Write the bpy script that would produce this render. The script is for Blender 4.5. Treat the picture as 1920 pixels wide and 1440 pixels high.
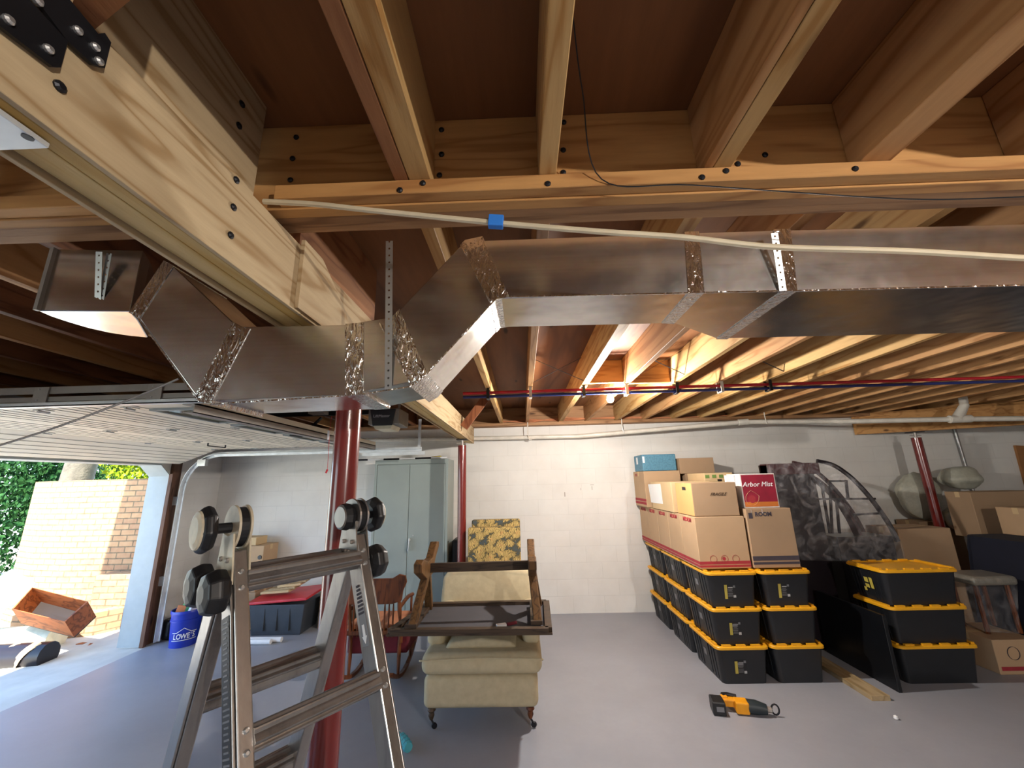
import bpy, bmesh, math, random
from mathutils import Vector, Matrix, Euler
random.seed(7)
for o in list(bpy.data.objects): bpy.data.objects.remove(o)
SC = bpy.context.scene
COL = SC.collection
V = Vector
PI = math.pi

# ------------------------------------------------------------------ camera
CAMH = 1.695
FPX = 740.0
_yaw, _pit, _rol = -0.0205795, 0.2392016, -0.0251706
_cy, _sy = math.cos(_yaw), math.sin(_yaw)
_f = V((_sy*math.cos(_pit), _cy*math.cos(_pit), math.sin(_pit)))
_r = V((_cy, -_sy, 0)); _u = _r.cross(_f)
_c, _s = math.cos(_rol), math.sin(_rol)
CR, CU = _c*_r + _s*_u, -_s*_r + _c*_u
CW = _f
cam = bpy.data.cameras.new('camera'); cam_o = bpy.data.objects.new('camera', cam); COL.objects.link(cam_o)
cam.sensor_width = 36; cam.lens = FPX/1920*36; cam.clip_start = 0.02; cam.clip_end = 200
m = Matrix((CR, CU, -CW)).transposed().to_4x4(); m.translation = V((0, 0, CAMH))
cam_o.matrix_world = m
SC.camera = cam_o

def ray(px, py): return CR*((px-960)/FPX) - CU*((py-720)/FPX) + CW
def at(px, py, X=None, Y=None, Z=None):
    """photo pixel -> real point on the plane x=X, y=Y or z=Z (used to take measurements)"""
    d = ray(px, py)
    t = X/d.x if X is not None else Y/d.y if Y is not None else (Z-CAMH)/d.z
    return V((0, 0, CAMH)) + d*t

# ------------------------------------------------------------------ world, sun, lamps, exposure
w = bpy.data.worlds.new('world'); SC.world = w; w.use_nodes = True
nt = w.node_tree; bg = nt.nodes['Background']
sky = nt.nodes.new('ShaderNodeTexSky')
sky.sky_type = 'HOSEK_WILKIE'; sky.turbidity = 3.0; sky.ground_albedo = 0.3
SUN = V((0.10, -0.75, 1.0)).normalized()
sky.sun_direction = SUN
nt.links.new(sky.outputs[0], bg.inputs[0]); bg.inputs[1].default_value = 14
sl = bpy.data.lights.new('sun', 'SUN'); sl.energy = 13; sl.angle = 0.01; sl.color = (1, .93, .82)
so = bpy.data.objects.new('sun', sl); COL.objects.link(so); so.rotation_euler = SUN.to_track_quat('Z', 'Y').to_euler()
def point(name, loc, e, col=(1, .78, .55), r=.028):
    l = bpy.data.lights.new(name, 'POINT'); l.energy = e; l.color = col; l.shadow_soft_size = r
    o = bpy.data.objects.new(name, l); COL.objects.link(o); o.location = loc; return o
BULB = V((0.80, 3.47, 2.385))
point('bulb_glow', BULB-V((0, 0, .072)), 90, (1, .94, .87))
BULB2 = V((2.2, -1.7, 2.33))
point('rear_bulb_glow', BULB2-V((0, 0, .072)), 150, (1, .94, .87))
SC.view_settings.view_transform = 'Standard'; SC.view_settings.look = 'None'
SC.view_settings.exposure = 1.0; SC.view_settings.gamma = 1.0
SC.view_settings.use_curve_mapping = False

# ------------------------------------------------------------------ materials
def lin(h):
    if isinstance(h, str):
        h = h.lstrip('#'); h = [int(h[i:i+2], 16) for i in (0, 2, 4)]
    return tuple(((c/255)/12.92 if c/255 <= .04045 else ((c/255+.055)/1.055)**2.4) for c in h)
def newmat(name):
    m = bpy.data.materials.new(name); m.use_nodes = True
    return m, m.node_tree, m.node_tree.nodes['Principled BSDF']
def N(nt, t, **k):
    n = nt.nodes.new(t)
    for a, b in k.items(): setattr(n, a, b)
    return n
def math_(nt, op, a, b=None, c=None):
    n = N(nt, 'ShaderNodeMath', operation=op)
    for i, v in enumerate((a, b, c)):
        if v is None: continue
        if isinstance(v, (int, float)): n.inputs[i].default_value = v
        else: nt.links.new(v, n.inputs[i])
    return n.outputs[0]
def coords(nt, scale=(1, 1, 1), rand=True):
    tc = N(nt, 'ShaderNodeTexCoord'); mp = N(nt, 'ShaderNodeMapping')
    mp.inputs['Scale'].default_value = scale
    nt.links.new(tc.outputs['Object'], mp.inputs['Vector'])
    if rand:
        oi = N(nt, 'ShaderNodeObjectInfo'); s = math_(nt, 'MULTIPLY', oi.outputs['Random'], 37.0)
        cb = N(nt, 'ShaderNodeCombineXYZ')
        for i in range(3): nt.links.new(s, cb.inputs[i])
        nt.links.new(cb.outputs[0], mp.inputs['Location'])
    return mp.outputs[0]
def noise(nt, vec, scale, detail=4, rough=.55, dist=0):
    n = N(nt, 'ShaderNodeTexNoise'); n.inputs['Scale'].default_value = scale
    n.inputs['Detail'].default_value = detail; n.inputs['Roughness'].default_value = rough
    n.inputs['Distortion'].default_value = dist
    nt.links.new(vec, n.inputs['Vector']); return n.outputs['Fac']
def ramp(nt, fac, stops):
    r = N(nt, 'ShaderNodeValToRGB'); e = r.color_ramp.elements
    while len(e) < len(stops): e.new(.5)
    for x, (p, c) in zip(e, stops):
        x.position = p; x.color = (*c, 1) if len(c) == 3 else c
    nt.links.new(fac, r.inputs[0]); return r.outputs[0]
def mix(nt, f, a, b, mode='MIX'):
    n = N(nt, 'ShaderNodeMix', data_type='RGBA', blend_type=mode)
    for s, v in ((0, f), (6, a), (7, b)):
        if isinstance(v, (int, float)): n.inputs[s].default_value = v
        elif isinstance(v, tuple): n.inputs[s].default_value = (*v[:3], 1)
        else: nt.links.new(v, n.inputs[s])
    return n.outputs[2]
def bump(nt, b, h, dist=.01, st=.5):
    n = N(nt, 'ShaderNodeBump'); n.inputs['Distance'].default_value = dist; n.inputs['Strength'].default_value = st
    nt.links.new(h, n.inputs['Height']); nt.links.new(n.outputs[0], b.inputs['Normal'])
def plain(name, c, rough=.5, metal=0, var=.12, sc=9, bmp=0, spec=.5, coat=0):
    m, nt, b = newmat(name); c = lin(c)
    v = coords(nt); f = noise(nt, v, sc, 5)
    d = tuple(x*(1-var) for x in c); l = tuple(min(1, x*(1+var)) for x in c)
    nt.links.new(ramp(nt, f, [(.3, d), (.7, l)]), b.inputs['Base Color'])
    b.inputs['Roughness'].default_value = rough; b.inputs['Metallic'].default_value = metal
    b.inputs['Specular IOR Level'].default_value = spec; b.inputs['Coat Weight'].default_value = coat
    if bmp: bump(nt, b, noise(nt, v, sc*4, 4), bmp, .6)
    return m
def wood(name, c, dark, axis='Y', contrast=7.0, freq=1.0, knots=True, rough=.65, redge=None):
    m, nt, b = newmat(name)
    s = {'X': (.55, 5, 5), 'Y': (5, .55, 5), 'Z': (5, 5, .55)}[axis]
    s = tuple(x*freq for x in s)
    v = coords(nt, s)
    n1 = noise(nt, v, 1.1, 3, .5, .35)
    g = math_(nt, 'SINE', math_(nt, 'MULTIPLY', n1, contrast*6.28))
    g = math_(nt, 'ADD', math_(nt, 'MULTIPLY', g, .5), .5)
    s2 = tuple(x*9 for x in s); v2 = coords(nt, s2)
    n2 = noise(nt, v2, 1.5, 3, .6)
    c1, c2 = lin(c), lin(dark)
    mid = tuple((x+y)/2 for x, y in zip(c1, c2))
    colr = ramp(nt, g, [(0.0, c1), (.6, tuple(x*.93 for x in c1)), (.9, mid), (1, c2)])
    colr = mix(nt, math_(nt, 'MULTIPLY', n2, .65), colr, tuple(x*.75 for x in mid))
    broad = noise(nt, coords(nt, tuple(x*.25 for x in s)), 1.3, 2)
    colr = mix(nt, 1.0, colr, ramp(nt, broad, [(.3, (.78, .74, .7)), (.7, (1.08, 1.08, 1.08))]), 'MULTIPLY')
    if knots:
        vo = N(nt, 'ShaderNodeTexVoronoi'); vo.inputs['Scale'].default_value = 1
        ks = {'X': (1.6, 6, 6), 'Y': (6, 1.6, 6), 'Z': (6, 6, 1.6)}[axis]
        nt.links.new(coords(nt, ks), vo.inputs['Vector'])
        k = ramp(nt, vo.outputs['Distance'], [(.05, (1, 1, 1)), (.12, (0, 0, 0))])
        colr = mix(nt, k, colr, tuple(x*.35 for x in c2))
    nt.links.new(colr, b.inputs['Base Color']); b.inputs['Roughness'].default_value = rough
    b.inputs['Specular IOR Level'].default_value = .3
    bump(nt, b, n2, .002, .5)
    return m

M = {}
M['joist'] = wood('joist_wood', '#c99a68', '#a06e40')
M['joist_pale'] = wood('pale_joist_wood', '#d3ad74', '#a9793f')
M['joist_red'] = wood('dark_joist_wood', '#a9764f', '#7c4e32')
M['joist_shaded'] = wood('shaded_joist_wood', '#85583c', '#5c3825')  # shade above the garage door put into this darker joist colour
M['joist_x'] = wood('girder_wood', '#cd9a5f', '#a37040', 'X')
M['joist_x2'] = wood('girder_wood_rough', '#b58a62', '#7f5a3c', 'X', contrast=4, freq=1.4)
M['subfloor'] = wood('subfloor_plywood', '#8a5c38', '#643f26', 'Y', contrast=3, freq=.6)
M['ply'] = wood('beam_plywood', '#c8b28e', '#9c7d54', 'Y', contrast=9, freq=1.15, knots=False)
M['ply_edge'] = wood('beam_edge_wood', '#dcc188', '#c0994f', 'Y', contrast=3, freq=1.2, knots=False)
M['brace'] = wood('brace_wood', '#9c6240', '#6b3a22', 'Z')
M['plank'] = wood('plank_wood', '#b8a27e', '#8f7852', 'Y')
M['jamb_brown'] = wood('jamb_wood', '#6d4d3c', '#4a3226', 'Z')
M['oak'] = wood('oak_stain', '#7a4423', '#4a2613', 'Z', freq=2, rough=.35)
M['table_wood'] = wood('worn_dark_wood', '#4f3f31', '#2f251c', 'X', freq=2, rough=.5, knots=False)
M['table_leg'] = wood('worn_brown_wood', '#6b4c2c', '#3c2a19', 'Z', freq=2, rough=.5, knots=False)
M['wet_carton'] = wood('orange_box_wood', '#b0602f', '#6e3718', 'X', knots=False)
M['black_steel'] = plain('black_steel', '#26262a', .45, .6)
M['steel'] = plain('bright_steel', '#c9c9c7', .35, .8)
M['bracket'] = plain('track_steel', '#9c958e', .5, .5, .15, 6)
M['track'] = plain('track_galvanised', '#dfe3e5', .45, .5)
M['red_post'] = plain('red_primer_paint', '#6e1f1b', .22, 0, .1, 5, spec=.6, coat=.3)
M['white_pipe'] = plain('white_pvc', '#d8d2c6', .35)
M['cable'] = plain('cream_cable', '#cdbfa2', .5)
M['black'] = plain('black_plastic', '#17181b', .45)
M['bin'] = plain('bin_black', '#1c1e22', .42, 0, .08)
M['bin_rib'] = plain('bin_rib_black', '#131417', .5)
M['lid'] = plain('bin_yellow', '#e0a21c', .4, 0, .06)
M['label_y'] = plain('label_yellow', '#b9a94a', .5)
M['label_g'] = plain('label_grey', '#77777a', .5)
M['label_w'] = plain('label_white', '#b4b4b4', .5)
M['pex_red'] = plain('pex_red', '#b81f2c', .35)
M['pex_blue'] = plain('pex_blue', '#27336f', .35)
M['tape_blue'] = plain('tape_blue', '#2a78d2', .6, 0, .06)
M['cabinet'] = plain('cabinet_greygreen', '#8f9995', .4, .0, .05, 3)
M['cabinet_dk'] = plain('cabinet_shadow', '#5b625f', .5)
M['cream_fab'] = plain('cream_upholstery', '#b3a586', .95, 0, .07, 22, .001)
M['maroon'] = plain('maroon_cloth', '#5f1521', .9, 0, .12, 14, .001)
M['orange_fab'] = plain('orange_cloth', '#c27f58', .9, 0, .15, 9)
M['carton'] = plain('cardboard', '#b39574', .85, 0, .06, 3)
M['carton2'] = plain('cardboard_dull', '#9d8266', .85, 0, .06, 3)
M['carton3'] = plain('cardboard_orange', '#d3a166', .8, 0, .05, 3)
M['carton_pale'] = plain('cardboard_pale', '#c6ab82', .85, 0, .05, 3)
M['print_red'] = plain('print_red', '#9c2b35', .8)
M['print_green'] = plain('print_green', '#5f7b3c', .8)
M['print_dark'] = plain('print_dark', '#3c3640', .8)
M['paper'] = plain('white_paper', '#e4e4e4', .7, 0, .03)
M['wine_red'] = plain('wine_box_red', '#8c1730', .4, 0, .18, 7)
M['wine_orange'] = plain('wine_box_orange', '#c06f2c', .4)
M['wine_edge'] = plain('wine_box_white', '#dcd5d0', .5)
M['teal_bag'] = plain('blue_weave', '#4e7f97', .6, 0, .2, 60)
M['bucket'] = plain('bucket_blue', '#1d35a8', .35, 0, .05)
M['bucket_dk'] = plain('bucket_dark', '#1d2f45', .4)
M['red_plastic'] = plain('red_lid', '#c02a35', .4)
M['grey_tote'] = plain('grey_tote', '#3a4048', .45)
M['green'] = plain('green_packet', '#2c8c3e', .5)
M['tool_y'] = plain('tool_yellow', '#e69a12', .45)
M['tool_d'] = plain('tool_dark', '#1f2a2e', .5)
M['door'] = plain('door_cream', '#eee4d0', .5, 0, .04, 2)
M['door_line'] = plain('door_groove', '#a2998a', .6)
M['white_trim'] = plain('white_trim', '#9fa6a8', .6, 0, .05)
M['opener'] = plain('opener_grey', '#2c2d31', .4)
M['opener2'] = plain('opener_case', '#8a857c', .5)
M['pale_text'] = plain('pale_lettering', '#c9c9cb', .5)
M['white_text'] = plain('white_lettering', '#f0f0f2', .5)
M['black_text'] = plain('black_lettering', '#222', .6) if False else plain('black_lettering', '#2a2420', .6)
M['navy'] = plain('navy_cloth', '#101425', .95, 0, .25, 4)
M['dark_furn'] = plain('dark_furniture', '#191217', .35, 0, .2, 5)
M['dark_red'] = plain('mahogany', '#3b1418', .3, 0, .2, 5)
M['foamwrap'] = plain('bubble_wrap', '#b3b3a4', .35, 0, .1, 30, .004)
M['panel_brown'] = plain('brown_panel', '#9b6a3c', .6)
M['dark_tint'] = plain('panel_black', '#0d0f13', .35)
M['trunk'] = plain('bark', '#5f594d', .9, 0, .3, 8, .02)
M['concrete'] = plain('apron_concrete', '#c6c5be', .9, 0, .12, 3, .002)
M['ground'] = plain('yard_ground', '#b5ae9c', .9, 0, .2, 1.5, .01)
M['ladder_orange'] = plain('ladder_hinge_cream', '#c9bda4', .5, 0, .2, 20)
M['vinyl'] = plain('vinyl_siding', '#d5cfb5', .5)
M['tarp'] = plain('pale_blue_board', '#a9c3d2', .7, 0, .2, 6)
M['stool_wrap'] = plain('wrapped_seat_grey', '#7b776e', .3, 0, .2, 20, .004)

def leaf_mat(name, a, bb):
    m, nt, b = newmat(name)
    v = coords(nt); f = noise(nt, v, 6, 3)
    nt.links.new(ramp(nt, f, [(.35, lin(a)), (.65, lin(bb))]), b.inputs['Base Color'])
    b.inputs['Roughness'].default_value = .5
    b.inputs['Specular IOR Level'].default_value = .08
    return m
M['leaf_d'] = leaf_mat('leaves_green', '#14361a', '#30542a')
M['leaf_y'] = leaf_mat('leaves_yellow', '#54700f', '#86961c')

def galv(name, rough=.3, base='#bdbab6', crink=0):
    m, nt, b = newmat(name)
    v = coords(nt)
    vo = N(nt, 'ShaderNodeTexVoronoi'); vo.inputs['Scale'].default_value = 90
    nt.links.new(v, vo.inputs['Vector'])
    c = lin(base)
    f = noise(nt, coords(nt, (1, 1, 3)), 4, 5)
    c1 = ramp(nt, f, [(.3, tuple(x*.88 for x in c)), (.7, c)])
    c1 = mix(nt, .06, c1, vo.outputs['Color'], 'OVERLAY')
    c1 = mix(nt, 1.0, c1, ramp(nt, noise(nt, coords(nt, (1.2, 6, 60)), 2.0, 5, .7), [(.3, (.92,)*3), (.6, (1.02,)*3)]), 'MULTIPLY')
    nt.links.new(c1, b.inputs['Base Color'])
    b.inputs['Metallic'].default_value = 1
    nt.links.new(ramp(nt, noise(nt, v, 7, 6, .7), [(.3, (rough*.9,)*3), (.7, (rough*1.15,)*3)]), b.inputs['Roughness'])
    if crink:
        bump(nt, b, noise(nt, coords(nt, (1, 1, .3)), 75, 3, .55, .8), .010, crink)
    else:
        bump(nt, b, noise(nt, v, 5, 2), .012, .35)
    return m
M['duct'] = galv('galvanised_sheet', .23, '#dcdad8')
M['foil'] = galv('foil_tape', .13, '#e8e6e4', .75)
M['strap'] = galv('strap_steel', .4, '#a8a8a8')
def alu():
    m, nt, b = newmat('ladder_aluminium'); v = coords(nt, (1, 1, .25))
    f = noise(nt, v, 14, 6, .7)
    c = lin('#a19e9b')
    nt.links.new(ramp(nt, f, [(.25, tuple(x*.62 for x in c)), (.45, c), (.75, tuple(min(1, x*1.25) for x in c))]), b.inputs['Base Color'])
    b.inputs['Metallic'].default_value = .9; b.inputs['Roughness'].default_value = .32
    bump(nt, b, f, .002, .3); return m
M['alu'] = alu()

def strap_holes():
    m, nt, b = newmat('perforated_strap')
    tc = N(nt, 'ShaderNodeTexCoord'); sp = N(nt, 'ShaderNodeSeparateXYZ'); nt.links.new(tc.outputs['Object'], sp.inputs[0])
    z = math_(nt, 'PINGPONG', sp.outputs[2], .011)
    z = math_(nt, 'SUBTRACT', .011, z)
    x = math_(nt, 'ABSOLUTE', sp.outputs[0])
    d = math_(nt, 'SQRT', math_(nt, 'ADD', math_(nt, 'POWER', x, 2.0), math_(nt, 'POWER', z, 2.0)))
    h = math_(nt, 'LESS_THAN', d, .0032)
    b.inputs['Base Color'].default_value = (*lin('#b0b0ae'), 1); b.inputs['Metallic'].default_value = .9; b.inputs['Roughness'].default_value = .4
    nt.links.new(math_(nt, 'SUBTRACT', 1.0, h), b.inputs['Alpha'])
    return m
M['perf'] = strap_holes()

def block_wall(name, base, ax='x', line=.82):
    m, nt, b = newmat(name)
    tc = N(nt, 'ShaderNodeTexCoord'); sp = N(nt, 'ShaderNodeSeparateXYZ'); nt.links.new(tc.outputs['Object'], sp.inputs[0])
    cb = N(nt, 'ShaderNodeCombineXYZ')
    nt.links.new(sp.outputs[0 if ax == 'x' else 1], cb.inputs[0]); nt.links.new(sp.outputs[2], cb.inputs[1])
    br = N(nt, 'ShaderNodeTexBrick'); br.inputs['Scale'].default_value = 1
    br.inputs['Brick Width'].default_value = .4064; br.inputs['Row Height'].default_value = .2032
    br.inputs['Mortar Size'].default_value = .0035; br.inputs['Mortar Smooth'].default_value = .6
    nt.links.new(cb.outputs[0], br.inputs['Vector'])
    c = lin(base)
    br.inputs['Color1'].default_value = (*c, 1); br.inputs['Color2'].default_value = (*[x*.97 for x in c], 1)
    br.inputs['Mortar'].default_value = (*[x*line for x in c], 1)
    st = noise(nt, tc.outputs['Object'], 2.2, 6, .6)
    col = mix(nt, 1.0, br.outputs['Color'], ramp(nt, st, [(.3, (.9, .89, .88)), (.65, (1, 1, 1))]), 'MULTIPLY')
    nt.links.new(col, b.inputs['Base Color']); b.inputs['Roughness'].default_value = .75
    h = math_(nt, 'SUBTRACT', math_(nt, 'MULTIPLY', noise(nt, tc.outputs['Object'], 60, 3), .25), br.outputs['Fac'])
    bump(nt, b, h, .003, .35)
    return m
M['wall'] = block_wall('painted_block', '#e1dfda', 'x', .9)
M['wall_y'] = block_wall('painted_block_side', '#dcdad6', 'y', .92)

def floor_mat():
    m, nt, b = newmat('painted_floor')
    tc = N(nt, 'ShaderNodeTexCoord')
    f = noise(nt, tc.outputs['Object'], 1.3, 6, .6); g = noise(nt, tc.outputs['Object'], 25, 4)
    c = lin('#999ba3')
    col = ramp(nt, f, [(.3, tuple(x*.88 for x in c)), (.7, tuple(x*1.06 for x in c))])
    col = mix(nt, math_(nt, 'MULTIPLY', g, .25), col, tuple(x*.75 for x in c))
    nt.links.new(col, b.inputs['Base Color'])
    b.inputs['Roughness'].default_value = .42
    bump(nt, b, g, .001, .3); return m
M['floor'] = floor_mat()

def brick_mat():
    m, nt, b = newmat('tan_brick')
    tc = N(nt, 'ShaderNodeTexCoord')
    br = N(nt, 'ShaderNodeTexBrick'); br.inputs['Scale'].default_value = 1
    br.inputs['Brick Width'].default_value = .205; br.inputs['Row Height'].default_value = .0765
    br.inputs['Mortar Size'].default_value = .008; br.inputs['Mortar Smooth'].default_value = .2
    nt.links.new(tc.outputs['UV'], br.inputs['Vector'])
    br.inputs['Color1'].default_value = (*lin('#ab7f58'), 1); br.inputs['Color2'].default_value = (*lin('#8f5f44'), 1)
    br.inputs['Mortar'].default_value = (*lin('#33281e'), 1)
    n_ = noise(nt, tc.outputs['UV'], 12, 4)
    nt.links.new(mix(nt, math_(nt, 'MULTIPLY', n_, .5), br.outputs['Color'], lin('#cfb48c')), b.inputs['Base Color'])
    b.inputs['Roughness'].default_value = .9
    bump(nt, b, math_(nt, 'SUBTRACT', 1.0, br.outputs['Fac']), .012, .8); return m
M['brick'] = brick_mat()

def floral():
    m, nt, b = newmat('floral_tapestry')
    v = coords(nt)
    vo = N(nt, 'ShaderNodeTexVoronoi'); vo.inputs['Scale'].default_value = 12
    n1 = noise(nt, v, 16, 5, .6, 2.2)
    mp = N(nt, 'ShaderNodeVectorMath', operation='ADD')
    cbx = N(nt, 'ShaderNodeCombineXYZ'); nt.links.new(math_(nt, 'MULTIPLY', n1, .14), cbx.inputs[0]); nt.links.new(math_(nt, 'MULTIPLY', n1, .1), cbx.inputs[2])
    nt.links.new(v, mp.inputs[0]); nt.links.new(cbx.outputs[0], mp.inputs[1]); nt.links.new(mp.outputs[0], vo.inputs['Vector'])
    petals = N(nt, 'ShaderNodeTexWave'); petals.inputs['Scale'].default_value = 15; petals.inputs['Distortion'].default_value = 16
    petals.inputs['Detail'].default_value = 2
    nt.links.new(v, petals.inputs['Vector'])
    c = ramp(nt, vo.outputs['Distance'], [(.0, lin('#c08a52')), (.3, lin('#c4a868')), (.58, lin('#b89c5e')), (.68, lin('#4a4834')), (.85, lin('#46535a'))])
    c = mix(nt, ramp(nt, petals.outputs['Fac'], [(.0, (1, 1, 1)), (.25, (0, 0, 0))]), c, lin('#55492e'))
    nt.links.new(c, b.inputs['Base Color']); b.inputs['Roughness'].default_value = .95; return m
M['floral'] = floral()

def film():
    m, nt, b = newmat('plastic_film')
    b.inputs['Base Color'].default_value = (.8, .78, .8, 1); b.inputs['Roughness'].default_value = .15
    v = coords(nt); n1 = noise(nt, v, 6, 4, .6, 1.5)
    nt.links.new(ramp(nt, n1, [(.42, (.03,)*3), (.75, (.2,)*3)]), b.inputs['Alpha'])
    bump(nt, b, noise(nt, v, 9, 4, .6, 2), .05, .8); return m
M['film'] = film()
def glassy(name, c, a=.5):
    m, nt, b = newmat(name)
    b.inputs['Base Color'].default_value = (*lin(c), 1); b.inputs['Roughness'].default_value = .08
    b.inputs['Alpha'].default_value = a; return m
M['bottle'] = glassy('teal_plastic', '#55b9c4', .6)
M['win'] = glassy('door_window_glass', '#8c8f77', .75)
m, nt, b = newmat('lit_bulb'); b.inputs['Emission Color'].default_value = (1, .86, .66, 1); b.inputs['Emission Strength'].default_value = 60
M['bulb'] = m

# ------------------------------------------------------------------ mesh builder
class MB:
    def __init__(s): s.bm = bmesh.new()
    def box(s, a, b):
        a, b = V(a), V(b); c = (a+b)/2; d = b-a
        s.obox(c, d); return s
    def obox(s, c, d, rot=None):
        mt = Matrix.Translation(c) @ (rot.to_4x4() if rot is not None else Matrix()) @ Matrix.Diagonal((abs(d[0]), abs(d[1]), abs(d[2]), 1))
        bmesh.ops.create_cube(s.bm, size=1, matrix=mt); return s
    def bar(s, p, q, wd, h, up=V((0, 0, 1))):
        p, q = V(p), V(q); d = q-p; L = d.length; z = d.normalized()
        x = V(up).cross(z)
        if x.length < 1e-4: x = V((1, 0, 0))
        x.normalize(); y = z.cross(x)
        s.obox((p+q)/2, (wd, h, L), Matrix((x, y, z)).transposed()); return s
    def hexa(s, pts):
        vs = [s.bm.verts.new(p) for p in pts]   # 0-3 one end, 4-7 other end
        for f in ((3, 2, 1, 0), (4, 5, 6, 7), (0, 1, 5, 4), (1, 2, 6, 5), (2, 3, 7, 6), (3, 0, 4, 7)):
            s.bm.faces.new([vs[i] for i in f])
        return s
    def prism(s, poly, off):
        off = V(off); a = [s.bm.verts.new(p) for p in poly]; b = [s.bm.verts.new(V(p)+off) for p in poly]
        n = len(a); s.bm.faces.new(a[::-1]); s.bm.faces.new(b)
        for i in range(n): s.bm.faces.new((a[i], a[(i+1) % n], b[(i+1) % n], b[i]))
        return s
    def ring(s, centers, radii, axes, seg=16, cap=True):
        rows = []
        for c, r, (x, y) in zip(centers, radii, axes):
            rows.append([s.bm.verts.new(V(c)+x*(r*math.cos(2*PI*i/seg))+y*(r*math.sin(2*PI*i/seg))) for i in range(seg)])
        for a, b in zip(rows, rows[1:]):
            for i in range(seg): s.bm.faces.new((a[i], a[(i+1) % seg], b[(i+1) % seg], b[i]))
        if cap: s.bm.faces.new(rows[0][::-1]); s.bm.faces.new(rows[-1])
        return s
    def tube(s, pts, r, seg=10):
        pts = [V(p) for p in pts]; ax = []; prev = None
        for i, p in enumerate(pts):
            t = (pts[min(i+1, len(pts)-1)]-pts[max(i-1, 0)]).normalized()
            if prev is None: x = t.orthogonal().normalized()
            else: x = (prev - t*prev.dot(t)).normalized()
            prev = x; ax.append((x, t.cross(x)))
        rr = r if isinstance(r, (list, tuple)) else [r]*len(pts)
        return s.ring(pts, rr, ax, seg)
    def lathe(s, prof, c=(0, 0, 0), axis=(0, 0, 1), seg=24):
        z = V(axis).normalized(); x = z.orthogonal().normalized(); y = z.cross(x)
        return s.ring([V(c)+z*h for r, h in prof], [max(r, 1e-4) for r, h in prof], [(x, y)]*len(prof), seg)
    def build(s, name, mat, parent=None, bevel=0, segs=2, smooth=False, shift=True, label=None, cat=None, group=None, kind=None, subsurf=0):
        bm = s.bm
        bmesh.ops.recalc_face_normals(bm, faces=bm.faces)
        if bevel: 
            ed = [e for e in bm.edges if len(e.link_faces) == 2 and e.calc_face_angle(0) > .5]
            bmesh.ops.bevel(bm, geom=ed, offset=bevel, segments=segs, profile=.5, affect='EDGES', clamp_overlap=True)
        me = bpy.data.meshes.new(name)
        off = V((0, 0, 0))
        if shift and parent is None and len(bm.verts):
            xs = [v.co for v in bm.verts]
            off = V(((min(v.x for v in xs)+max(v.x for v in xs))/2, (min(v.y for v in xs)+max(v.y for v in xs))/2, min(v.z for v in xs)))
            bmesh.ops.translate(bm, verts=bm.verts, vec=-off)
        bm.to_mesh(me); bm.free()
        if smooth:
            for p in me.polygons: p.use_smooth = True
            try: me.set_sharp_from_angle(angle=.7)
            except Exception: pass
        me.materials.append(mat)
        o = bpy.data.objects.new(name, me); COL.objects.link(o); o.location = off
        if parent is not None: attach(o, parent)
        if subsurf:
            md = o.modifiers.new('s', 'SUBSURF'); md.levels = subsurf; md.render_levels = subsurf
        if label: tag(o, label, cat, group)
        if kind: o['kind'] = kind
        return o
WLOC = {}
def wloc(p):
    l = V((0, 0, 0))
    while p is not None: l += V(p.location) if p.get('_empty') else V((0, 0, 0)); p = p.parent
    return l
def attach(o, p):
    o.parent = p
    if p.type == 'EMPTY' and not p.get('loc_local'):
        o.matrix_parent_inverse = Matrix.Translation(-V(p.location))
    elif p.type != 'EMPTY' and p.parent is None:
        o.matrix_parent_inverse = Matrix.Translation(-V(p.location))
def tag(o, label, cat, group=None):
    o['label'] = label; o['category'] = cat
    if group: o['group'] = group
    return o
def thing(name, loc, label, cat, group=None, local=False):
    o = bpy.data.objects.new(name, None); COL.objects.link(o); o.empty_display_size = .1
    o.location = V(loc)
    if local: o['loc_local'] = 1; o.location = V((0, 0, 0))
    return tag(o, label, cat, group)
def copy_tree(o, parent=None, loc=None, rz=None):
    c = o.copy(); COL.objects.link(c)
    if parent is not None: c.parent = parent
    if loc is not None: c.location = loc
    if rz is not None: c.rotation_euler = (0, 0, rz)
    for ch in [x for x in ALLCH(o)]: copy_tree(ch, c)
    return c
def ALLCH(o): return [x for x in bpy.data.objects if x.parent == o]
def text(body, size, loc, xdir, ydir, name, mat, parent=None, ext=.0008, shear=0, bold=0, sx=1, align='CENTER'):
    cu = bpy.data.curves.new('t', 'FONT'); cu.body = body; cu.size = size; cu.extrude = ext; cu.shear = shear; cu.offset = bold
    cu.align_x = align; cu.align_y = 'CENTER'; cu.resolution_u = 3
    t = bpy.data.objects.new('t', cu); COL.objects.link(t)
    dg = bpy.context.evaluated_depsgraph_get(); me = bpy.data.meshes.new_from_object(t.evaluated_get(dg))
    bpy.data.objects.remove(t); bpy.data.curves.remove(cu)
    x = V(xdir).normalized(); y = V(ydir).normalized(); z = x.cross(y)
    mt = Matrix((x*sx, y, z)).transposed().to_4x4(); mt.translation = V(loc)
    me.transform(mt); me.materials.clear(); me.materials.append(mat); me.name = name
    o = bpy.data.objects.new(name, me); COL.objects.link(o)
    if parent is not None: attach(o, parent)
    return o
X_, Y_, Z_ = V((1, 0, 0)), V((0, 1, 0)), V((0, 0, 1))

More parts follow.
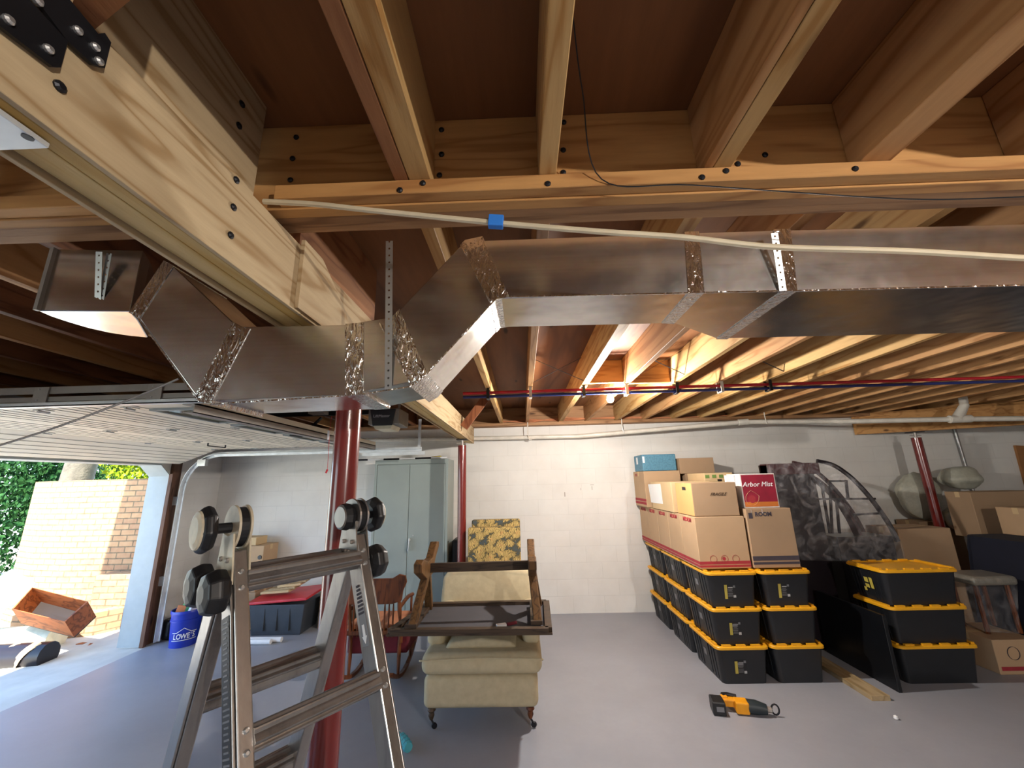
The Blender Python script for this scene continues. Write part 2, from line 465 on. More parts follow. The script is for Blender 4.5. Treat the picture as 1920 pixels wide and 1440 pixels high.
# ================================================================== SETTING
D = 5.683; XL = -4.316; JB = 2.48; CE = 2.712
XR = 9.0; YF = -5.0
def struct(mb, name, mat, **k): return mb.build(name, mat, shift=False, kind='structure', **k)
mb = MB(); mb.box((-4.22, YF, -.1), (XR, D, 0)); struct(mb, 'floor', M['floor'])
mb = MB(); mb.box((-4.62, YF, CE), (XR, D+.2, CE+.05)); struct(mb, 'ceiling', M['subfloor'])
mb = MB(); mb.box((XL-.25, D, -.1), (XR, D+.2, 2.438)); struct(mb, 'wall_back', M['wall'])
mb = MB(); mb.box((XR, YF, -.1), (XR+.2, D+.2, CE)); struct(mb, 'wall_right', M['wall_y'])
mb = MB(); mb.box((XL-.3, YF-.2, -.1), (XR, YF, CE)); struct(mb, 'wall_front', M['wall'])
# left wall with the door opening, and an added unseen one for daylight
OY0, OY1, OH = 2.02, 4.83, 1.97
mb = MB()
mb.box((XL-.22, YF, -.1), (XL, -3.3, CE)); mb.box((XL-.22, -.5, -.1), (XL, OY0, CE)); mb.box((XL-.22, -3.3, OH+.02), (XL, -.5, CE)); mb.box((XL-.22, OY1, -.1), (XL, D, CE)); mb.box((XL-.22, OY0, OH+.02), (XL, OY1, CE))
mb.prism([(XL-.22, OY1, OH+.02), (XL-.22, OY1-.16, OH+.02), (XL-.22, OY1, OH-.12)], (.22, 0, 0))
struct(mb, 'wall_left', M['wall_y'])
mb = MB()   # white painted casing of the opening
mb.box((XL-.235, OY1-.012, 0), (XL+.03, OY1-.001, OH-.12)); mb.box((XL-.235, OY0+.001, 0), (XL+.03, OY0+.012, OH)); mb.box((XL-.235, OY0, OH+.002), (XL+.03, OY1-.16, OH+.018))
mb.prism([(XL-.235, OY1-.162, OH+.018), (XL-.235, OY1-.162, OH+.004), (XL-.235, OY1-.012, OH-.125), (XL-.235, OY1-.001, OH-.125)], (.265, 0, 0))
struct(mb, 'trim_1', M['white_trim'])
mb = MB(); mb.box((XL+.031, OY1-.03, 0), (XL+.075, OY1+.01, OH-.1)); mb.box((XL+.001, OY1+.012, 0), (XL+.04, OY1+.13, OH+.1)); struct(mb, 'trim_2', M['jamb_brown'])
mb = MB(); mb.box((XL+.03, D-.16, 2.438), (XR, D+.05, JB-.001)); struct(mb, 'trim_3', M['joist_x2'])
mb = MB(); mb.box((XL+.01, D-.038, JB), (XR, D, CE)); struct(mb, 'trim_4', M['joist_x2'])
# unseen upper storey, and an added slab sized to shade the brick wall
mb = MB(); mb.box((-4.72, YF, CE+.06), (-4.45, 6.9, 4.1)); mb.box((-5.55, 2.98, 4.1), (-4.0, 7.5, 4.25)); struct(mb, 'shade_caster', M['white_trim'])
# yard
mb = MB(); mb.box((-16, -6, -.32), (-4.221, 14, -.1)); struct(mb, 'ground', M['ground'], )
mb = MB()
vs = [(-4.221, YF, -.004), (-4.221, 5.9, -.004), (-7.6, 5.9, -.099), (-7.6, YF, -.099)]
mb.prism(vs, (0, 0, -.001)); struct(mb, 'apron', M['concrete'])

# retaining wall of tan brick with UV by arc length
def brick_wall(name, path, z0, z1, label, thick=.22):
    bm = bmesh.new(); uv = bm.loops.layers.uv.new('UVMap')
    L = [0]
    for a, b in zip(path, path[1:]): L.append(L[-1]+(V(b)-V(a)).length)
    n = []
    for i in range(len(path)):
        t = (V(path[min(i+1, len(path)-1)])-V(path[max(i-1, 0)])).normalized(); n.append(V((-t.y, t.x)))
    def quad(ps, us):
        f = bm.faces.new([bm.verts.new(p) for p in ps])
        for l, u_ in zip(f.loops, us): l[uv].uv = u_
    for i in range(len(path)-1):
        a, b = V(path[i]), V(path[i+1]); a2, b2 = a+n[i]*thick, b+n[i+1]*thick
        quad([(*a, z0), (*b, z0), (*b, z1), (*a, z1)], [(L[i], z0), (L[i+1], z0), (L[i+1], z1), (L[i], z1)])
        quad([(*b2, z0), (*a2, z0), (*a2, z1), (*b2, z1)], [(L[i+1], z0), (L[i], z0), (L[i], z1), (L[i+1], z1)])
        quad([(*a, z1), (*b, z1), (*b2, z1), (*a2, z1)], [(L[i], 0), (L[i+1], 0), (L[i+1], .2), (L[i], .2)])
    for i, fl in ((0, 1), (len(path)-1, 0)):
        a = V(path[i]); a2 = a+n[i]*thick
        quad([(*a, z0), (*a2, z0), (*a2, z1), (*a, z1)], [(0, z0), (thick, z0), (thick, z1), (0, z1)])
    bmesh.ops.remove_doubles(bm, verts=bm.verts, dist=.0005)
    bmesh.ops.recalc_face_normals(bm, faces=bm.faces)
    me = bpy.data.meshes.new(name); bm.to_mesh(me); bm.free(); me.materials.append(M['brick'])
    o = bpy.data.objects.new(name, me); COL.objects.link(o)
    return tag(o, label, 'wall')
brick_wall('brick_wall', [(-8.05, 6.6), (-7.6, 6.15), (-7.1, 5.93), (-6.5, 5.82), (-6.0, 5.8), (-5.5, 5.8), (-4.75, 5.8)], -.1, 1.85, 'tall curved tan brick retaining wall standing outside the garage doorway')
brick_wall('brick_step_wall', [(-5.72, 5.56), (-4.75, 5.56)], -.1, .60, 'low stepped tan brick wall in front of the tall retaining wall', .235)
brick_wall('brick_edging', [(-6.35, 5.25), (-5.9, 5.2), (-5.35, 5.3), (-5.2, 5.5)], -.1, .22, 'low brown brick edging on the ground behind the debris heap', .2)

def foliage(name, c, r, n, mat, label, sz=.09, cat='shrub', squash=(1, 1, 1)):
    mb = MB(); bm = mb.bm
    for i in range(n):
        d = V((random.gauss(0, 1), random.gauss(0, 1), random.gauss(0, 1))).normalized()*random.random()**.4
        p = V(c)+V((d.x*r*squash[0], d.y*r*squash[1], d.z*r*squash[2]))
        R_ = Euler((random.random()*6, random.random()*6, random.random()*6)).to_matrix()
        s_ = sz*random.uniform(.6, 1.3)
        q = [R_ @ V(t)*s_ + p for t in ((-.5, 0, 0), (0, -.28, .06), (.5, 0, 0), (0, .28, .06))]
        bm.faces.new([bm.verts.new(t) for t in q])
    return mb.build(name, mat, label=label, cat=cat)
foliage('leafy_shrub', (-10.75, 8.8, 1.9), 1.5, 9000, M['leaf_d'], 'dense green shrub growing behind the left end of the brick wall', .12, squash=(1.05, .6, 1.3))
foliage('tall_tree_foliage', (-12.5, 12.6, 2.6), 2.9, 9000, M['leaf_d'], 'dark green foliage beyond the brick wall at the edge of the doorway view', .16, 'tree', (1.2, .6, 1.2))
foliage('yellow_shrub', (-7.1, 7.9, 2.35), .95, 3600, M['leaf_y'], 'bright yellow-green shrub above the shaded part of the brick wall', .1, squash=(1.45, .5, .8))
mb = MB(); mb.tube([(-8.85, 7.75, -.1), (-8.8, 7.75, 1.5), (-8.65, 7.8, 3.6)], [.3, .24, .22], 12); mb.build('tree_trunk', M['trunk'], smooth=True, label='pale grey tree trunk between the green and yellow-green shrubs', cat='tree trunk')

# ================================================================== TIMBER CEILING
def lumber(name, a, b, mat, label, cat, group=None, bevel=.002):
    mb = MB(); mb.box(a, b); return mb.build(name, mat, bevel=bevel, segs=1, label=label, cat=cat, group=group)
# plywood box beam on the posts
BX0, BX1, BZ = -.79, -.66, 2.2
t = thing('box_beam', ((BX0+BX1)/2, 2.0, BZ), 'long plywood box beam carried on the red steel posts', 'beam')
mb = MB(); mb.box((BX1-.012, -1.5, BZ), (BX1, 1.1, 2.412)); mb.box((BX1-.012, 1.103, BZ), (BX1, 5.49, 2.412)); mb.build('plywood_side', M['ply'], t, bevel=.001, segs=1)
mb = MB(); mb.box((BX0, -1.5, BZ), (BX0+.012, 5.49, 2.412)); mb.build('plywood_side', M['ply'], t, bevel=.001, segs=1)
mb = MB()
for a, b, dz in ((BX0+.020, BX0+.052, .008), (BX0+.054, BX0+.080, .004), (BX0+.086, BX1-.014, .001)): mb.box((a, -1.5, BZ+dz), (b, 5.49, 2.411))
mb.build('core_board', M['ply_edge'], t, bevel=.001, segs=1)
mb = MB(); mb.box((BX0+.03, -1.5, 2.414), (BX1-.016, .86, CE-.001)); mb.build('upper_web', M['ply'], t)
mb = MB(); pr = [(BX1-.014, 1.045, 2.413), (BX1-.014, 1.17, 2.413), (BX1-.014, 1.47, 2.30), (BX1-.014, 1.47, 2.413)]
# sloping gusset plates beyond the girder
mb = MB(); mb.prism([(BX1+.001, 1.06, 2.205), (BX1+.001, 1.06, 2.43), (BX1+.001, 1.17, 2.43), (BX1+.001, 1.36, 2.33), (BX1+.001, 1.46, 2.205)], (.012, 0, 0)); mb.build('gusset', M['ply'], t)
mb = MB(); mb.box((BX0+.03, 1.10, 2.413), (BX1-.03, 1.75, CE-.002)); mb.build('upper_web', M['joist_red'], t)
def screws(pts, nrm, name, parent, r=.0085, mat='black_steel'):
    for p in pts:
        mb = MB(); mb.lathe([(r, -.002), (r, .003), (r*.55, .006)], V(p), nrm, 10); mb.build(name, M[mat], parent)
scr = [(BX1, .779, 2.404), (BX1, .784, 2.333), (BX1, .789, 2.262), (BX1, 1.19, 2.333), (BX1, 1.19, 2.26), (BX1, 1.19, 2.19+.03), (BX1, 2.4, 2.36), (BX1, 2.4, 2.29), (BX1, .44, 2.27)]
screws(scr, X_, 'screw_head', t)
screws([(BX1-.016, .779, 2.563), (BX1-.016, .777, 2.627)], X_, 'screw_head', t)

# girder across the room with its ledger
t = thing('girder', (1, .98, 2.43), 'laminated timber girder crossing above the sheet metal duct', 'beam')
ys = [(.923, .96), (.963, .999), (1.002, 1.04)]
for i, (a, b) in enumerate(ys):
    mb = MB(); mb.box((-6+1.7, a, 2.432+.004*i), (XR-.1, b, CE-.001)); mb.build('ply_board', M['joist_x' if i == 0 else 'joist_x2'], t, bevel=.0015, segs=1)
lo = lumber('ledger_board', (-.64, .884, 2.437), (6, .922, JB-.001), M['joist_x'], 'square ledger strip screwed along the foot of the girder', 'ledger')
g = []
for px, py in ((750, 357), (793, 344), (1027, 345), (1316, 333), (1361, 321), (1603, 317)):
    g.append(at(px, py, Y=.884))
screws(g, -Y_, 'screw_head', lo, .008)
g = [at(px, py, Y=.923) for px, py in ((556, 258), (549, 298), (545, 338), (828, 244), (828, 290), (824, 329), (1057, 230), (1056, 282), (1056, 324), (1434, 291), (1383, 308))]
screws(g, -Y_, 'screw_head', t, .008)
lumber('ledger_board', (XL+.05, .884, 2.437), (-.81, .922, JB-.001), M['joist_x'], 'orange ledger strip on the girder left of the box beam', 'ledger')
# joists this side of the girder
near = [(-.318, -.281, 'joist_red', 'reddish half of the doubled joist near the box beam, above the camera'), (-.279, -.221, 'joist_pale', 'pale half of the doubled joist near the box beam, above the camera'),
        (.068, .113, 'joist_pale', 'single straight joist running overhead in the middle of the picture'),
        (.500, .524, 'joist', 'orange joist beside the weathered pale joist overhead'), (.526, .572, 'joist_pale', 'pale joist with a split weathered edge overhead right of centre'),
        (.905, .985, 'joist', 'thick orange joist overhead at the upper right'), (1.32, 1.37, 'joist', 'last orange joist overhead at the far upper right'), (1.74, 1.78, 'joist', 'joist above the camera outside the right edge')]
for a, b, mt, lb in near:
    lumber('ceiling_joist', (a, YF+.01, JB), (b, .922, CE-.001), M[mt], lb, 'joist', 'joists on the near side of the girder')
for x in (-1.13, -1.53, -1.93): lumber('ceiling_joist', (x, YF+.01, JB), (x+.04, .883, CE-.001), M['joist'], 'joist left of the box beam on the near side of the girder', 'joist', 'joists on the near side left of the beam')
for i in range(17):
    x = 2.15+.41*i
    if x < XR-.1: lumber('ceiling_joist', (x, YF+.01, JB), (x+.04, .922, CE-.001), M['joist'], 'joist on the near side of the girder at far right', 'joist', 'joists on the near side far right')
# joists beyond the girder
fx = [-.30, .068, .53, .905, 1.33, 1.71, 2.12, 2.51, 2.91, 3.32, 3.72, 4.13, 4.53, 4.94, 5.6, 6.0, 6.4, 6.8, 7.2, 7.6, 8.0, 8.4]
ordn = ['first', 'second', 'third', 'fourth', 'fifth', 'sixth', 'seventh', 'eighth', 'ninth', 'tenth', 'eleventh', 'twelfth', 'thirteenth', 'fourteenth', 'fifteenth', 'sixteenth', 'seventeenth', 'eighteenth', 'nineteenth', 'twentieth', 'twenty-first', 'twenty-second']
fm = ['joist_pale', 'joist', 'joist_pale', 'joist', 'joist_pale', 'joist', 'joist_pale', 'joist_pale', 'joist', 'joist', 'joist', 'joist']
for i, x in enumerate(fx):
    lumber('ceiling_joist', (x, 1.041, JB), (x+(.06 if i == 2 else .042), D-.04, CE-.001), M[fm[i % 12] if i < 12 else 'joist'], f'{ordn[i]} joist right of the box beam on the far side of the girder', 'joist', 'joists beyond the girder')
lx = [-1.15, -1.55, -1.95, -2.33, -2.70, -3.07, -3.47, -3.87, -4.2]
for i, x in enumerate(lx):
    lumber('ceiling_joist', (x, 1.041, JB), (x+.042, D-.04, CE-.001), M['joist' if i % 2 == 0 else 'joist_shaded'], f'{ordn[i]} joist left of the box beam above the garage door', 'joist', 'joists above the garage door')
# diagonal bridging straps and blocking between joists
def wirex(x0, x1, y, lab):
    mb = MB(); mb.bar((x0, y, CE-.02), (x1, y+.01, JB+.01), .012, .002); mb.bar((x1, y+.02, CE-.02), (x0, y+.03, JB+.01), .012, .002)
    mb.build('cross_bridging', M['black_steel'], label=lab, cat='bracing', group='metal bridging between joists')
wirex(.112, .528, 3.2, 'crossed metal bridging between the second and third far joists')
wirex(.95, 1.33, 3.1, 'crossed metal bridging just right of the lit bulb')
wirex(1.755, 2.12, 3.1, 'crossed metal bridging between the sixth and seventh far joists')
for i, (a, b, y) in enumerate(((.596, .90, 3.35), (.95, 1.32, 3.4))):
    mb = MB(); mb.box((a, y, JB+.02), (b, y+.038, CE-.01)); mb.build('blocking_board', M['joist_x'], label=['wooden blocking between joists left of the bulb', 'wooden blocking between joists above the bulb'][i], cat='blocking')
# diagonal kicker braces from the beam up to the joists
def brace(p0, p1, lab):
    mb = MB(); mb.bar(p0, p1, .09, .038, Y_); mb.build('diagonal_brace', M['brace'], bevel=.002, segs=1, label=lab, cat='brace', group='kicker braces on the box beam')
brace((-.63, 2.50, 2.30), (-.335, 2.50, 2.68), 'nearer diagonal wooden brace from the box beam to a joist')
brace((-.63, 4.30, 2.27), (-.325, 4.30, 2.67), 'farther diagonal wooden brace at the end of the box beam')
# joist hanger at the upper left and bearing plate under the beam
t = thing('joist_hanger', (-.65, .40, 2.3), 'black steel joist hanger on the box beam at the upper left corner', 'hanger')
mb = MB(); mb.prism([at(p[0], p[1], X=-.655) for p in ((-60, -60), (20, -30), (120, 78), (107, 127), (92, 126), (-60, 10))], (.006, 0, 0)); mb.build('lower_flange', M['black_steel'], t)
mb = MB(); mb.prism([at(p[0], p[1], X=-.655) for p in ((30, -40), (90, -40), (178, 64), (190, 62), (202, 80), (190, 128), (168, 122), (120, 78))], (.006, 0, 0)); mb.build('upper_flange', M['black_steel'], t)
screws([at(p[0], p[1], X=-.648) for p in ((15, 37), (90, 92), (145, 57), (178, 88), (185, 115), (70, 2))], X_, 'nail_head', t, .006, 'steel')
mb = MB(); mb.box((-.62, -.6, 2.47), (-.60, .3, 2.475))
mb = MB(); mb.bar(at(60, -40, X=-.6), at(215, 60, X=-.6)+V((.0, 0, 0)), .003, .003)
c = MB(); 
mb = MB(); mb.prism([at(119, 56, Z=2.405), at(172, 60, Z=2.405), at(250, -4, Z=2.405), at(340, -78, Z=2.405), at(180, -120, Z=2.405)], (0, 0, .2)); mb.build('short_joist', M['joist_red'], label='stub of reddish joist held in the black joist hanger', cat='joist')
t = thing('bearing_plate', (-.73, .45, 2.19), 'grey steel bearing plate with a bolt hole under the box beam', 'plate')
a, b, c_ = at(100, 272, Z=2.192), at(0, 190, Z=2.192), at(0, 276, Z=2.192)
mb = MB(); mb.box((-.80, .30, 2.190), (-.688, .468, 2.1985)); mb.build('plate', M['track'], t, bevel=.001)
mb = MB(); p = at(52, 257, Z=2.19); mb.lathe([(.0065, -.0012), (.0065, .0005)], p, Z_, 16); mb.build('bolt_hole', M['black'], t)

# ================================================================== POSTS
def post(x, y, ztop, label, jack=False):
    t = thing('steel_post', (x, y, 0), label, 'post', 'red steel support posts')
    mb = MB(); mb.lathe([(.051, .012), (.051, ztop-(.075 if jack else .002))], (x, y, 0), Z_, 40); mb.build('pipe', M['red_post'], t, smooth=True)
    mb = MB(); mb.box((x-.09, y-.09, 0), (x+.09, y+.09, .011)); mb.build('base_plate', M['red_post'], t)
    if jack:
        mb = MB(); mb.lathe([(.016, ztop-.085), (.016, ztop-.01)], (x, y, 0), Z_, 16); mb.box((x-.07, y-.006, ztop-.05), (x+.07, y+.006, ztop-.042)); mb.build('screw_jack', M['bracket'], t)
        mb = MB(); mb.box((x-.065, y-.065, ztop-.01), (x+.065, y+.065, ztop-.001)); mb.build('top_plate', M['black_steel'], t)
    return t
post(-.732, 1.645, BZ, 'thick red steel post standing right behind the aluminium ladder')
post(-.732, 4.88, BZ, 'red steel post with screw jack beside the grey metal cabinet', True)
RBX = 4.69
post(5.02, 5.18, 2.17, 'dark red steel post at right in front of the wrapped lamps', True)

# ================================================================== DUCT
YD = 1.10
def st(tp, bp, yb, ztop=None):
    T, B_ = at(tp[0], tp[1], Y=YD), at(bp[0], bp[1], Y=YD)
    return [T, B_, V((B_.x, yb, B_.z)), V((T.x, yb, T.z))]
yb1, yb2 = 1.33, 1.51
S = [st((308, 490), (243, 585), yb1), st((326, 500), (262, 597), yb1), st((446, 613), (375, 752), yb1), st((470, 618), (396, 757), yb1),
     st((648, 609), (648, 741), yb1), st((682, 607), (682, 738), yb1), st((722, 603), (770, 724), yb1), st((738, 593), (790, 712), yb1),
     st((872, 452), (930, 560), yb1), st((905, 445), (955, 556), yb1), st((1283, 437), (1290, 549), yb1), st((1310, 436), (1320, 548), yb1+.01),
     st((1450, 432), (1466, 545), yb2), st((1482, 431), (1494, 545), yb2)]
endx = 2.9
a = at(1920, 424, Y=YD); b = at(1920, 537, Y=YD); z1, z0 = a.z, b.z
S.append([V((endx, YD, z1-.01)), V((endx, YD, z0-.01)), V((endx, yb2, z0-.01)), V((endx, yb2, z1-.01))])
t = thing('sheet_metal_duct', (0, 1.2, 1.95), 'galvanised sheet metal duct zigzagging under the box beam', 'duct')
def sec(i, j, name='duct_section'):
    mb = MB(); mb.hexa(S[i]+S[j]); return mb.build(name, M['duct'], t, bevel=.002, segs=1)
for i, j in ((1, 2), (2, 4), (4, 7), (7, 8), (8, 11), (11, 12), (12, 14)): sec(i, j)
# left end with a rounded back corner
z0 = S[0][1].z; zt = 2.44
fp = [at(72, 583, Z=z0), at(243, 584, Z=z0), at(258, 600, Z=z0), at(277, 633, Z=z0), at(245, 630, Z=z0), at(205, 624, Z=z0), at(165, 615, Z=z0), at(125, 603, Z=z0), at(95, 593, Z=z0)]
mb = MB(); topf = [V((p.x*1.0+.0, p.y, zt)) for p in fp]
n = len(fp); va = [mb.bm.verts.new(p) for p in fp]; vb = [mb.bm.verts.new(p) for p in topf]
mb.bm.faces.new(va[::-1]); mb.bm.faces.new(vb)
for i in range(n): mb.bm.faces.new((va[i], va[(i+1) % n], vb[(i+1) % n], vb[i]))
mb.build('duct_section', M['duct'], t, bevel=.002, segs=1)
mb = MB(); mb.bar(fp[0]+V((0, -.004, 0)), topf[0]+V((0, -.004, 0)), .012, .012, Y_); mb.build('end_cleat', M['bracket'], t)
def lerp4(A, B_, f): return [a.lerp(b, f) for a, b in zip(A, B_)]
def grow(A, d):
    c = sum(A, V())/4; out = []
    for p in A: 
        q = p-c; out.append(p+V((0, math.copysign(d, q.y), math.copysign(d, q.z))))
    return out
def tape(A, B_, name='foil_tape'):
    mb = MB(); mb.hexa(grow(A, .0025)+grow(B_, .0025)); mb.build(name, M['foil'], t)
tape(S[0], S[1]); tape(lerp4(S[1], S[2], .93), S[2]); tape(S[2], S[3]); tape(S[4], S[5]); tape(S[6], S[7]); tape(S[7], lerp4(S[7], S[8], .08)); tape(lerp4(S[7], S[8], .93), S[8]); tape(S[8], S[9])
tape(S[10], S[11]); tape(S[12], S[13])
def standing(A, B_):
    mb = MB(); mb.bar(A, B_, .004, .004, Z_); mb.build('seam', M['foil'], t)
for i, j in ((1, 2), (3, 4), (5, 6), (7, 8), (9, 10), (11, 12), (13, 14)): standing(S[i][1]+V((0, -.002, -.002)), S[j][1]+V((0, -.002, -.002)))
# slip joint lip (thin white edge) between elbow pieces
mb = MB(); q0, q1 = at(712, 606, Y=YD-.004), at(772, 724, Y=YD-.004); mb.bar(q0, q1, .004, .006, Y_); mb.build('slip_lip', M['foil'], t)
# perforated hanger straps
def strap(p0, p1, lab, wd=.021, hook=True):
    p0, p1 = V(p0), V(p1); L = (p1-p0).length
    mb = MB(); mb.box((-wd/2, -.0006, 0), (wd/2, .0006, L)); o = mb.build('hanger_strap', M['perf'], shift=False)
    z = (p1-p0).normalized(); y = Y_ - z*Y_.dot(z); y.normalize(); x = y.cross(z)
    o.matrix_world = Matrix.Translation(p0) @ Matrix((x, y, z)).transposed().to_4x4()
    tag(o, lab, 'strap', 'perforated duct straps')
strap(at(728, 730, Y=YD-.004), at(730, 452, Y=1.05)+V((0, -.0, 0)), 'perforated steel strap hanging the lowest duct section from the girder')
strap(at(183, 580, Y=YD-.004), at(186, 472, Y=1.05), 'straight perforated strap on the left end of the duct')
strap(at(188, 574, Y=YD-.007), at(205, 475, Y=1.06), 'slanting perforated strap behind the straight one at the duct left end', .017)
strap(at(1468, 545, Y=YD-.005), at(1452, 437, Y=1.06), 'perforated strap on the reducer joint of the duct at right')

# ================================================================== CABLES AND PIPES
def curve_pts(pts, n=8):
    P_ = [V(p) for p in pts]; out = []
    for i in range(len(P_)-1):
        p0 = P_[max(i-1, 0)]; p1, p2 = P_[i], P_[i+1]; p3 = P_[min(i+2, len(P_)-1)]
        for k in range(n):
            u = k/n; out.append(.5*((2*p1)+(-p0+p2)*u+(2*p0-5*p1+4*p2-p3)*u*u+(-p0+3*p1-3*p2+p3)*u**3))
    out.append(P_[-1]); return out
cp = [at(px, py, Y=yy) for px, py, yy in ((495, 378, .875), (590, 383, .86), (700, 395, .85), (930, 418, .83), (1120, 434, .82), (1280, 445, .82), (1450, 463, .82), (1700, 471, .81), (1920, 484, .8), (2100, 492, .8))]
mb = MB(); mb.tube(curve_pts(cp), .0068, 8); cab = mb.build('white_cable', M['cable'], smooth=True, label='long cream cable sagging in front of the duct and girder', cat='cable')
p = at(930, 416, Y=.828); mb = MB(); mb.obox(p, (.036, .018, .030), Euler((0, .1, 0)).to_matrix()); mb.build('blue_tape', M['tape_blue'], bevel=.002, label='blue painter tape wrapped around the cream cable', cat='tape')
cp = [at(1062, -60, Z=2.70), at(1074, 30, Z=2.66), at(1092, 170, Z=2.60)]+[at(px, py, Y=yy) for px, py, yy in ((1128, 336, .875), (1300, 347, .876), (1600, 368, .876), (1760, 374, .87), (1940, 368, .86))]
mb = MB(); mb.tube(curve_pts(cp), .0016, 6); mb.build('black_wire', M['black'], label='thin black wire drooping from the joists and along the girder', cat='wire')
zz = 2.43
for nm, dz, mt, lb in (('red_water_pipe', .0, 'pex_red', 'red plastic water pipe running under the far joists'), ('blue_water_pipe', -.03, 'pex_blue', 'blue plastic water pipe running just below the red one')):
    yy = 3.36 if dz == 0 else 3.38
    mb = MB(); mb.tube(curve_pts([(-.5, yy, zz+dz+.012), (.3, yy+.01, zz+dz+.015), (1.2, yy, zz+dz+.014), (2.4, yy, zz+dz+.013), (3.4, yy, zz+dz+.012), (4.4, yy, zz+dz+.012), (5.3, yy, zz+dz+.012)]), .013, 10)
    mb.build(nm, M[mt], smooth=True, label=lb, cat='pipe')
for i, x in enumerate((-.28, .09, .55, .92, 1.35, 1.73, 2.14)):
    mb = MB(); mb.box((x-.012, 3.33, 2.385), (x+.012, 3.41, 2.392)); mb.box((x-.012, 3.33, 2.39), (x+.012, 3.335, 2.479)); mb.box((x-.012, 3.405, 2.39), (x+.012, 3.41, 2.479))
    mb.build('pipe_clip', M['white_pipe'] if i % 2 else M['black'], label=f'small pipe clip under the {ordn[i]} far joist right of the beam', cat='clip')
# drain pipe along the back wall
t = thing('drain_pipe', (2, 5.5, 2.3), 'white drain pipe running high along the back wall', 'pipe')
pp = [at(640, 826, Y=5.57), at(895, 822, Y=5.57), at(1085, 818, Y=5.55)]
mb = MB(); mb.tube(pp, .028, 14); mb.build('pipe_run', M['white_pipe'], t, smooth=True)
q0, q1 = at(1085, 818, Y=5.55), at(1398, 791, Y=5.3)
mb = MB(); mb.tube([q0, q1], .03, 14); mb.build('pipe_run', M['white_pipe'], t, smooth=True)
q2 = at(1790, 786, Y=4.75)
mb = MB(); mb.tube([q1, at(1600, 790, Y=5.0), q2], .03, 14); mb.build('pipe_run', M['white_pipe'], t, smooth=True)
q3 = at(1990, 784, Y=4.6); mb = MB(); mb.tube([q2, q3], .03, 14); mb.build('pipe_run', M['white_pipe'], t, smooth=True)
mb = MB(); dd = (q1-q0).normalized(); mb.tube([q1-dd*.09, q1+dd*.03], .04, 16); mb.build('coupling', M['white_pipe'], t, smooth=True)
mb = MB(); mb.tube([q2+V((.02, 0, -.01)), at(1808, 760, Y=4.75), at(1802, 728, Y=4.75)], [.055, .042, .036], 14); mb.tube([q2-V((.06, 0, 0)), q2+V((.16, -.02, .0))], .045, 14); mb.build('tee_fitting', M['white_pipe'], t, smooth=True)
def hook(px, py, yy, lab):
    p = at(px, py, Y=yy); mb = MB(); mb.tube(curve_pts([(p.x, p.y-.04, JB), (p.x, p.y-.04, p.z+.06), (p.x+.015, p.y-.035, p.z-.03), (p.x+.05, p.y-.01, p.z-.035)]), .006, 6)
    mb.build('pipe_hook', M['white_pipe'], label=lab, cat='hook', group='drain pipe hooks')
hook(990, 820, 5.55, 'plastic hook holding the drain pipe left of the wall marks'); hook(1166, 808, 5.48, 'plastic hook holding the drain pipe near the bulb'); hook(1432, 790, 5.25, 'plastic hook holding the drain pipe right of its coupling')
mb = MB(); mb.tube(curve_pts([at(px, py, Y=4.6) for px, py in ((1830, 722), (1870, 714), (1888, 712), (1905, 722), (1925, 724))]), .012, 8); mb.build('valve_pipe', M['bracket'], smooth=True, label='grey pipe with small valve near the right ceiling corner', cat='pipe')
mb = MB()
for k in range(3): mb.tube(curve_pts([(-.3+.0, 5.60-.01*k, 2.50+.01*k), (.1, 5.59, 2.53-.02*k), (.55, 5.6, 2.50+.02*k), (1.0, 5.59, 2.52), (1.5, 5.6, 2.53-.01*k), (2.2, 5.6, 2.50), (3.4, 5.6, 2.52)]), .007, 6)
mb.build('cable_bundle', M['orange_fab'], smooth=True, label='loose orange cables draped along the top of the back wall', cat='cable')
# conduit and brown panel on the back wall
mb = MB(); mb.tube([at(1787, 797, Y=D-.03), at(1845, 990, Y=D-.03)], .022, 10); mb.build('conduit', M['strap'], smooth=True, label='grey conduit running down the back wall at far right', cat='conduit')
pq = [at(1904, 835, Y=D-.03), at(1990, 840, Y=D-.03), at(2005, 1000, Y=D-.03), at(1945, 985, Y=D-.03)]
mb = MB(); mb.prism(pq, (0, .028, 0)); mb.build('wall_panel', M['panel_brown'], label='brown board fixed on the back wall at the right picture edge', cat='board')
# timber beam at right
t = thing('timber_beam', (5.0, 5.1, 2.17), 'pale timber beam near the right wall held by the dark red post', 'beam')
zb = 2.195
A0, A1 = at(1608, 814, Y=5.56), at(1790, 793, Z=zb)
dirb = (V((A1.x, A1.y, 0))-V((A0.x, A0.y, 0)))
mb = MB(); pb0 = V((A0.x, 5.56, zb)); 
mb.box((4.62, 1.05, 2.205), (4.70, 5.60, 2.478)); 
mb.bm.clear()
P0 = V((4.66, 5.6, 0)); P1 = V((5.6, 5.0, 0))
mb.hexa([V((4.66, 5.60, zb)), V((4.66, 5.60, 2.478)), V((4.66, 5.655, 2.478)), V((4.66, 5.655, zb)), V((6.6, 4.66, zb)), V((6.6, 4.66, 2.478)), V((6.6, 4.72, 2.478)), V((6.6, 4.72, zb))])
mb.build('beam_board', M['joist_x'], t)
